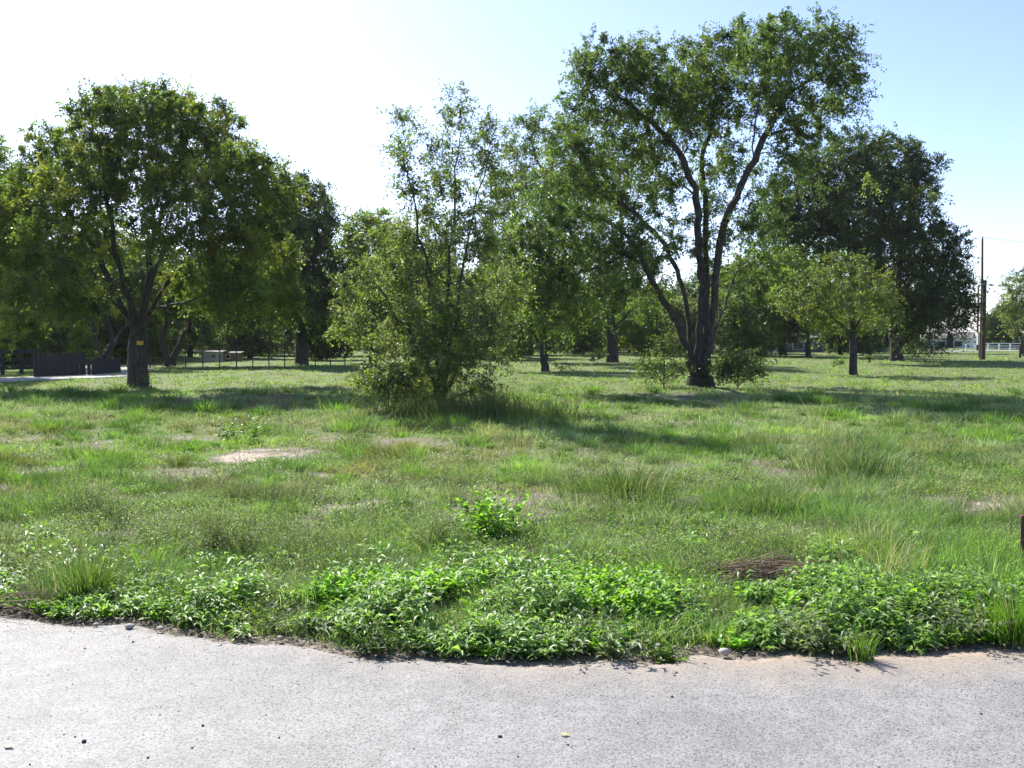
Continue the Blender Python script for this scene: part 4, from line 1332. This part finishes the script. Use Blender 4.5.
# ---- broad-leaved weeds along the road
wa = Acc()
r = np.random.default_rng(302)
n = 6500
x = r.uniform(-5.2, 5.4, n)
e = r.beta(1.1, 1.8, n) * 2.4 + .06
band = .75 + .75 * smooth(-1.5, .5, x) * smooth(3.3, 1.6, x) + .8 * (fbm(x, x * 0 + 2, .9, 555, 2) - .5)
y = edge_y(x) + e
dens = smooth(.36, .50, fbm(x, y, .42, 501, 3)) * np.where(x < -1.4, .4, 1.0) * np.maximum(smooth(band + .4, band - .2, e), .45 * smooth(.55, .65, fbm(x, y, .45, 577, 2)))
bp_ = G(782, 584)
keep = (r.random(n) < dens) & ~((np.abs(x - bp_[0]) < .40) & (y > bp_[1] - .32) & (y < bp_[1] + .25))
x, y = x[keep], y[keep]
h = (.045 + .15 * smooth(.35, .7, fbm(x, y, .33, 511, 2))) * smooth(-.1, .45, y - edge_y(x))
h = np.maximum(h, .07)
kind = fbm(x, y, .7, 521, 3)
col = np.where((kind > .5)[:, None], np.array([[.22, .40, .055]]), np.array([[.21, .34, .095]])) * r.uniform(.75, 1.3, len(x))[:, None]
base = np.stack([x, y, ground_z(x, y)], 1)
s = kind > .5
plants(wa, base[s], h[s], 5, 8, .072, .031, col[s], .55, .2, .3, r=r)
s = ~s
plants(wa, base[s], h[s] * 1.3, 5, 7, .10, .025, col[s], .6, .2, .45, r=r)
tag(obj('roadside_weeds', wa.mesh('roadside_weeds'), [M_WEED_LEAF]), 'bright leafy weeds massed along the edge of the road', 'weeds', kind='stuff')

da = Acc()
n = 2600
x = r.uniform(-5.2, 5.4, n); y = edge_y(x) + r.beta(1.1, 2.2, n) * 2.6 + .05
kp = r.random(n) < smooth(.4, .6, fbm(x, y, .5, 587, 2))
x, y = x[kp], y[kp]
blade_batch(da, np.stack([x, y, ground_z(x, y)], 1), r.uniform(0, 6.28, len(x)), r.uniform(.2, 2.4, len(x)), r.uniform(.06, .24, len(x)), np.full(len(x), .004),
            np.array([[.42, .34, .22], [.26, .18, .12], [.50, .45, .34]])[r.choice(3, len(x))] * r.uniform(.6, 1.2, len(x))[:, None], .5)
tag(obj('dead_stems', da.mesh('dead_stems'), [M_DRY]), 'dead bent stems among the roadside weeds', 'dead stems', kind='stuff')

# ---- airy grey-green weeds further in
wa = Acc()
n = 2600
y = 1 / r.uniform(1 / 17.0, 1 / 6.6, n)
x = r.uniform(-1, 1, n) * (.56 * y + .8)
m1 = smooth(.50, .66, fbm(x, y, 1.4, 601, 3))
keep = (r.random(n) < m1) & (bare(x, y) < .3)
x, y = x[keep], y[keep]
h = .12 + .18 * fbm(x, y, 1.2, 611, 2)
col = np.array([[.21, .28, .14]]) * r.uniform(.75, 1.25, len(x))[:, None]
base = np.stack([x, y, ground_z(x, y)], 1)
plants(wa, base, h, 9, 10, .026, .007, col, .5, .2, .1, r=r, up_bias=.8)
tag(obj('field_weeds', wa.mesh('field_weeds'), [M_GRASS]), 'airy grey-green weeds scattered through the grass', 'weeds', kind='stuff')


# ---- creeping small-leaved weeds filling in between
wa = Acc()
r = np.random.default_rng(303)
n = 27000
y = 1 / r.uniform(1 / 24.0, 1 / 5.5, n)
x = r.uniform(-1, 1, n) * (.56 * y + .8)
m1 = smooth(.42, .6, fbm(x, y, .8, 641, 3))
keep = (r.random(n) < m1) & (bare(x, y) < r.uniform(.3, .9, n)) & (y - edge_y(x) > .15)
x, y = x[keep], y[keep]
h = .05 + .14 * fbm(x, y, .5, 651, 2) * r.uniform(.5, 1.2, len(x))
pk = fbm(x, y, 1.0, 661, 2) + r.normal(0, .08, len(x))
col = np.where((pk > .5)[:, None], np.array([[.19, .33, .06]]), np.array([[.24, .30, .15]])) * r.uniform(.7, 1.3, len(x))[:, None]
plants(wa, np.stack([x, y, ground_z(x, y)], 1), h, 3, 5, .036, .015, col, .9, .2, .2, r=r)
tag(obj('creeping_weeds', wa.mesh('creeping_weeds'), [M_WEED_LEAF]), 'small creeping leafy weeds between the grass tufts', 'weeds', kind='stuff')


# ---- single plants the eye can pick out
def plant_thing(name, label, px, py, h, stems, nleaf, ll, lw, col, spread=.5, mat=None, seed=1, cat='plant', droop=.25, group=None, n=1, rad=.0, up_bias=.5, stemcol=(.1, .13, .04), stemw=.005, s0=.15):
    b = G(px, py); b[2] = float(ground_z(b[:1], b[1:2])[0]) - .01
    r = np.random.default_rng(seed)
    acc = Acc()
    bs = np.repeat(b[None, :], n, 0) + np.stack([r.normal(0, rad, n), r.normal(0, rad, n), np.zeros(n)], 1)
    plants(acc, bs, np.full(n, h), stems, nleaf, ll, lw, np.repeat(np.array([col]), n, 0), spread, .2, droop, stemcol, stemw, 0, up_bias, s0, r)
    o = obj(name, acc.mesh(name, b), [mat or M_WEED_LEAF], None, tuple(b))
    return tag(o, label, cat, group)


def tuft_thing(label, px, py, h, nbl, rad, col, seed, w=.006, lean=.9, name='grass_tuft', cat='grass tuft', dry=.08):
    b = G(px, py); b[2] = float(ground_z(b[:1], b[1:2])[0]) - .01
    rr_ = np.random.default_rng(seed); acc = Acc()
    a = rr_.uniform(0, 6.28, nbl); q = np.abs(rr_.normal(0, rad, nbl))
    pos = np.repeat(b[None, :], nbl, 0) + np.stack([np.cos(a) * q, np.sin(a) * q, np.zeros(nbl)], 1)
    c = np.array([col]) * rr_.uniform(.7, 1.3, nbl)[:, None]
    k_ = rr_.random(nbl) < dry; c[k_] = C_DRY * .9
    blade_batch(acc, pos, a + rr_.normal(0, .4, nbl), rr_.uniform(.1, lean, nbl), h * rr_.uniform(.5, 1.15, nbl), np.full(nbl, w), c, .7)
    return tag(obj(name, acc.mesh(name, b), [M_GRASS], None, tuple(b)), label, cat)


plant_thing('leafy_plant', 'bright lime leafy plant standing alone in the middle of the field', 490, 541, .42, 14, 14, .075, .042, (.19, .36, .04), .5, seed=401, n=4, rad=.10)
plant_thing('leafy_plant', 'left of two bright leafy plants beside the pale bare soil', 231, 443, .50, 13, 11, .09, .045, (.13, .23, .035), .35, seed=402)
plant_thing('leafy_plant', 'right of two bright leafy plants beside the pale bare soil', 255, 444, .45, 12, 10, .09, .045, (.12, .21, .035), .35, seed=403)
plant_thing('rounded_weed', 'rounded grey-green weed left of the bright lime plant', 432, 553, .36, 60, 20, .028, .009, (.27, .34, .17), .65, M_GRASS, 404, up_bias=.8, n=3, rad=.08)
plant_thing('rounded_weed', 'largest bushy grey-green weed with a dark underside, left of centre', 245, 557, .46, 60, 20, .030, .009, (.22, .28, .14), .75, M_GRASS, 405, up_bias=.8, n=6, rad=.18)
plant_thing('rounded_weed', 'wide airy weed on the left behind the roadside weeds', 95, 520, .38, 50, 18, .03, .009, (.22, .29, .14), .7, M_GRASS, 406, up_bias=.8, n=4, rad=.16)
plant_thing('leafy_plant', 'silvery leafy plant sprawling onto the road edge right of centre', 818, 648, .26, 14, 12, .085, .02, (.20, .25, .13), .75, seed=407, droop=.45, n=2, rad=.06)
plant_thing('leafy_plant', 'silvery leafy plant on the road edge near the middle', 612, 650, .24, 14, 12, .08, .02, (.19, .25, .12), .75, seed=408, droop=.45, n=2, rad=.06)
plant_thing('leafy_plant', 'low leafy weed reaching furthest onto the road near the middle', 670, 658, .10, 14, 9, .045, .02, (.12, .20, .04), 1.3, seed=409, n=3, rad=.07)
plant_thing('leafy_plant', 'silvery leafy plant near the right edge, left of the bright grass tuft', 945, 630, .27, 14, 12, .085, .02, (.19, .24, .12), .7, seed=410, droop=.45, n=3, rad=.12)
plant_thing('leafy_plant', 'dark leafy weed spilling onto the tarmac left of centre', 385, 652, .20, 14, 11, .055, .016, (.09, .16, .035), .7, seed=411, n=3, rad=.09)
tuft_thing('bright green grass tuft at the right edge beside the road', 1014, 640, .30, 420, .09, (.13, .25, .035), 421, .005, .6)
tuft_thing('small bright grass tuft sprouting at the road edge right of centre', 863, 660, .20, 110, .03, (.13, .24, .035), 422, .005, .6)
tuft_thing('dark green grass clump in front of a bare patch, right of centre', 625, 500, .36, 900, .34, (.085, .145, .04), 423, .006)
tuft_thing('blue-green grass clump at the right behind the grey bare patch', 860, 478, .42, 900, .42, (.09, .15, .06), 424, .007)
tuft_thing('tall upright grass clump by the lower left roadside', 88, 600, .32, 420, .10, (.11, .19, .04), 425, .005)
tuft_thing('grass clump in front of the grey bare patch at the right', 770, 512, .30, 600, .24, (.11, .17, .06), 426, .006)
# weeds round the young elm
wa = Acc()
b0 = G(452, 419); n = 70
r = np.random.default_rng(430)
bs = np.repeat(b0[None, :], n, 0) + np.stack([r.normal(.3, .9, n), r.normal(.1, .5, n), np.zeros(n)], 1)
bs[:, 2] = ground_z(bs[:, 0], bs[:, 1])
plants(wa, bs, r.uniform(.35, 1.15, n), 10, 12, .05, .010, np.array([[.17, .20, .09]]) * r.uniform(.7, 1.3, n)[:, None], .3, .2, .15, r=r, up_bias=.9)
nb = 3000
px_ = b0[0] + .3 + r.normal(0, 1.0, nb); py_ = b0[1] + r.normal(0, .55, nb)
blade_batch(wa, np.stack([px_, py_, ground_z(px_, py_)], 1), r.uniform(0, 6.28, nb), r.uniform(.1, 1.1, nb), r.uniform(.15, .6, nb) * (.6 + .8 * noise(px_ * 2.2, py_ * 2, 9)), np.full(nb, .009), np.array([[.18, .22, .07]]) * r.uniform(.6, 1.3, nb)[:, None])
tag(obj('tall_weeds', wa.mesh('tall_weeds', b0), [M_GRASS], None, tuple(b0)), 'thicket of tall grassy weeds round the foot of the young elm', 'weeds')

# dry reddish stalks left of centre
for i, (sx, sy, hh_) in enumerate([(252, 411, .42), (272, 412, .55), (286, 411, .45), (180, 411, .35)]):
    plant_thing('dry_stalks', 'dry pinkish seed stalks standing in the shade left of the young elm', sx, sy, hh_, 12, 9, .05, .02, (.33, .20, .16), .3, M_DRY, 440 + i,
                stemcol=(.25, .15, .11), stemw=.012, up_bias=1.2, s0=.45, group='dry stalks in the tree shade')
# dry tall grass stems at right
tuft_thing('tall pale dry grass stems leaning right, at upper right of the field', 815, 440, .75, 14, .25, (.40, .38, .22), 450, .008, 1.2, 'dry_grass', 'dry grass', 1)
tuft_thing('pale dry grass stems in the right foreground behind the roadside weeds', 880, 590, .55, 60, .18, (.45, .40, .28), 451, .004, 1.0, 'dry_grass', 'dry grass', .8)


# dead brush pile
def twig_pile(label, px, py, w, n, seed, h=.1, dpt=.22):
    b = G(px, py); b[2] = float(ground_z(b[:1], b[1:2])[0])
    r = np.random.default_rng(seed); acc = Acc()
    for i in range(n):
        c = b + np.array([r.normal(0, w * .4), r.normal(0, dpt * .5), abs(r.normal(0, h * .5)) + .01])
        a = r.normal(0.1, .35); L_ = r.uniform(.12, .42)
        d = np.array([math.cos(a), math.sin(a) * .6, r.normal(.05, .14)])
        sk = Skeleton(r)
        sk.p = [c - d * L_ / 2, c + [0, 0, r.uniform(0, .02)], c + d * L_ / 2]; sk.par = [-1, 0, 1]; sk.path = [0, 0, 0]; sk.chains = [[0, 1, 2]]
        k_ = r.uniform(.6, 1.4)
        sk.tubes(acc, np.array([.004, .0035, .001]) * r.uniform(.6, 1.6), (.30 * k_, .21 * k_, .15 * k_), 0, False)
    o = tag(obj('brush_pile' if h > .07 else 'scattered_twigs', acc.mesh('brush_pile', b), [M_DRY], None, tuple(b)), label, 'dead twigs')
    if h < .07: o['kind'] = 'stuff'
    return o


twig_pile('flattened heap of brown dead twigs lying in the weeds at right', 782, 584, .46, 300, 460, .11)
twig_pile('sparse grey dead twigs on the soil at the lower left roadside', 30, 606, .5, 90, 461, .06, .3)

# ---- litter: dead leaves and twigs along the edge of the tarmac
la = Acc()
r = np.random.default_rng(470)
n = 5200
x = r.uniform(-5.2, 5.4, n); e = np.abs(r.normal(0, .13, n)) * r.choice([-.35, 1], n) + .05
y = edge_y(x) + e
pos = np.stack([x, y, np.maximum(ground_z(x, y), np.where(e < 0, .006, -.02)) + r.uniform(.003, .02, n)], 1)
a = r.uniform(0, 6.28, n)
d = np.stack([np.cos(a), np.sin(a), r.normal(0, .25, n)], 1); sd_ = unit(np.cross(d, np.array([0, 0, 1.0]) + r.normal(0, .3, (n, 3))))
cc = np.array([[.16, .11, .075], [.30, .24, .17], [.08, .06, .045], [.42, .38, .32]])[r.choice(4, n, p=[.35, .2, .35, .1])]
simple_leaf_batch(la, pos, unit(d), sd_, r.uniform(.012, .045, n), r.uniform(.004, .014, n), cc)
tag(obj('leaf_litter', la.mesh('leaf_litter'), [M_DRY]), 'dead leaf litter and chaff along the edge of the tarmac', 'litter', kind='stuff')


# ---- stones
def stone_mesh(seed, s):
    import bmesh
    r = np.random.default_rng(seed)
    bm = bmesh.new(); bmesh.ops.create_icosphere(bm, subdivisions=2, radius=1)
    ax = r.uniform(.7, 1.2, 3)
    for v in bm.verts:
        k_ = 1 + .18 * math.sin(v.co.x * 3 + seed) * math.cos(v.co.y * 2.5 + seed) + r.normal(0, .04)
        v.co = Vector((v.co.x * ax[0], v.co.y * ax[1], v.co.z * ax[2] * .65)) * k_ * s
    me = bpy.data.meshes.new('pebble'); bm.to_mesh(me); bm.free()
    for p in me.polygons: p.use_smooth = True
    return me


base_st = [stone_mesh(500 + i, 1.0) for i in range(4)]
for me in base_st: me.materials.append(M_STONE)
SP = [(84, 743, .014, 'largest dark pebble on the tarmac, at lower left'), (75, 738, .006, None), (64, 736, .005, None), (203, 727, .009, 'dark pebble on the tarmac, fourth of the way across'),
      (148, 759, .007, None), (192, 749, .006, None), (279, 739, .007, None), (266, 716, .005, None), (500, 738, .011, None), (568, 746, .007, None), (672, 698, .010, None),
      (518, 758, .006, None), (981, 715, .008, None), (303, 646, .012, None), (575, 648, .014, None), (80, 624, .018, 'dark stone on the road edge at far left'), (133, 643, .009, None),
      (160, 716, .005, None), (414, 750, .005, None), (870, 720, .004, None), (350, 706, .004, None), (620, 726, .004, None), (30, 766, .006, None), (435, 768, .004, None)]
for i, (px, py, s, lab) in enumerate(SP):
    s = s * .75
    b = G(px, py)
    o = bpy.data.objects.new('pebble', base_st[i % 4]); COL.objects.link(o)
    o.location = (b[0], b[1], .004 + s * .4); o.scale = (s, s, s); o.rotation_euler = (0, 0, i * 1.3)
    tag(o, lab or 'small dark pebble lying on the grey tarmac', 'pebble', 'dark pebbles on the road')
pale = stone_mesh(520, 1.0); pale.materials.append(M_PALESTONE)
for (px, py, s) in [(724, 655, .035), (130, 629, .03), (160, 631, .025), (96, 627, .022), (900, 648, .02), (425, 655, .018), (280, 640, .02), (980, 640, .02)]:
    b = G(px, py)
    o = bpy.data.objects.new('stone', pale); COL.objects.link(o)
    o.location = (b[0], b[1], .006 + s * .35); o.scale = (s, s, s); o.rotation_euler = (0, 0, px)
    tag(o, 'pale stone at the edge of the tarmac under the weeds', 'stone', 'pale stones on the road edge')
# fine gravel
ga2 = Acc(); r = np.random.default_rng(530); n = 2600
x = r.uniform(-5, 5, n); y = edge_y(x) - np.abs(r.normal(0, .5, n)); y[::3] = r.uniform(2.6, 5.8, len(y[::3])); y = np.minimum(y, edge_y(x) - .01)
pos = np.stack([x, y, np.full(n, .006)], 1); s = r.uniform(.0015, .004, n)[:, None, None]
oct_ = np.array([[1, 0, 0], [0, 1, 0], [-1, 0, 0], [0, -1, 0], [0, 0, .8]], float)[None, :, :] * r.uniform(.7, 1.3, (n, 5, 1))
cc = np.array([[.06, .055, .05], [.3, .27, .24], [.16, .14, .12]])[r.choice(3, n)]
ga2.add(pos[:, None, :] + oct_ * s, cc, [(0, 1, 4), (1, 2, 4), (2, 3, 4), (3, 0, 4)])
tag(obj('fine_gravel', ga2.mesh('fine_gravel'), [M_DRY]), 'fine loose grit scattered over the tarmac', 'gravel', kind='stuff')


def fallen_leaf(label, px, py, L_, col, seed):
    b = G(px, py); r = np.random.default_rng(seed); acc = Acc()
    p = np.array([[0, 0, .003]])
    leaf_batch(acc, p, np.array([[math.cos(seed), math.sin(seed), .12]]), np.array([[0, 0, 1.0]]), L_, L_ * .6, np.array([col]), .05, .12)
    return tag(obj('fallen_leaf', acc.mesh('fallen_leaf'), [M_DRY], None, (b[0], b[1], .008)), label, 'leaf')


fallen_leaf('yellow fallen leaf on the tarmac below the middle', 570, 737, .045, (.6, .52, .2), 3)
fallen_leaf('pale fallen leaf on the tarmac at the left edge', 4, 748, .05, (.6, .5, .3), 6)
fallen_leaf('orange-brown fallen leaf on the sandy road edge at right', 872, 663, .05, (.5, .28, .08), 2)
fallen_leaf('brown fallen leaf on the tarmac near the upper left weeds', 85, 648, .03, (.25, .15, .08), 5)
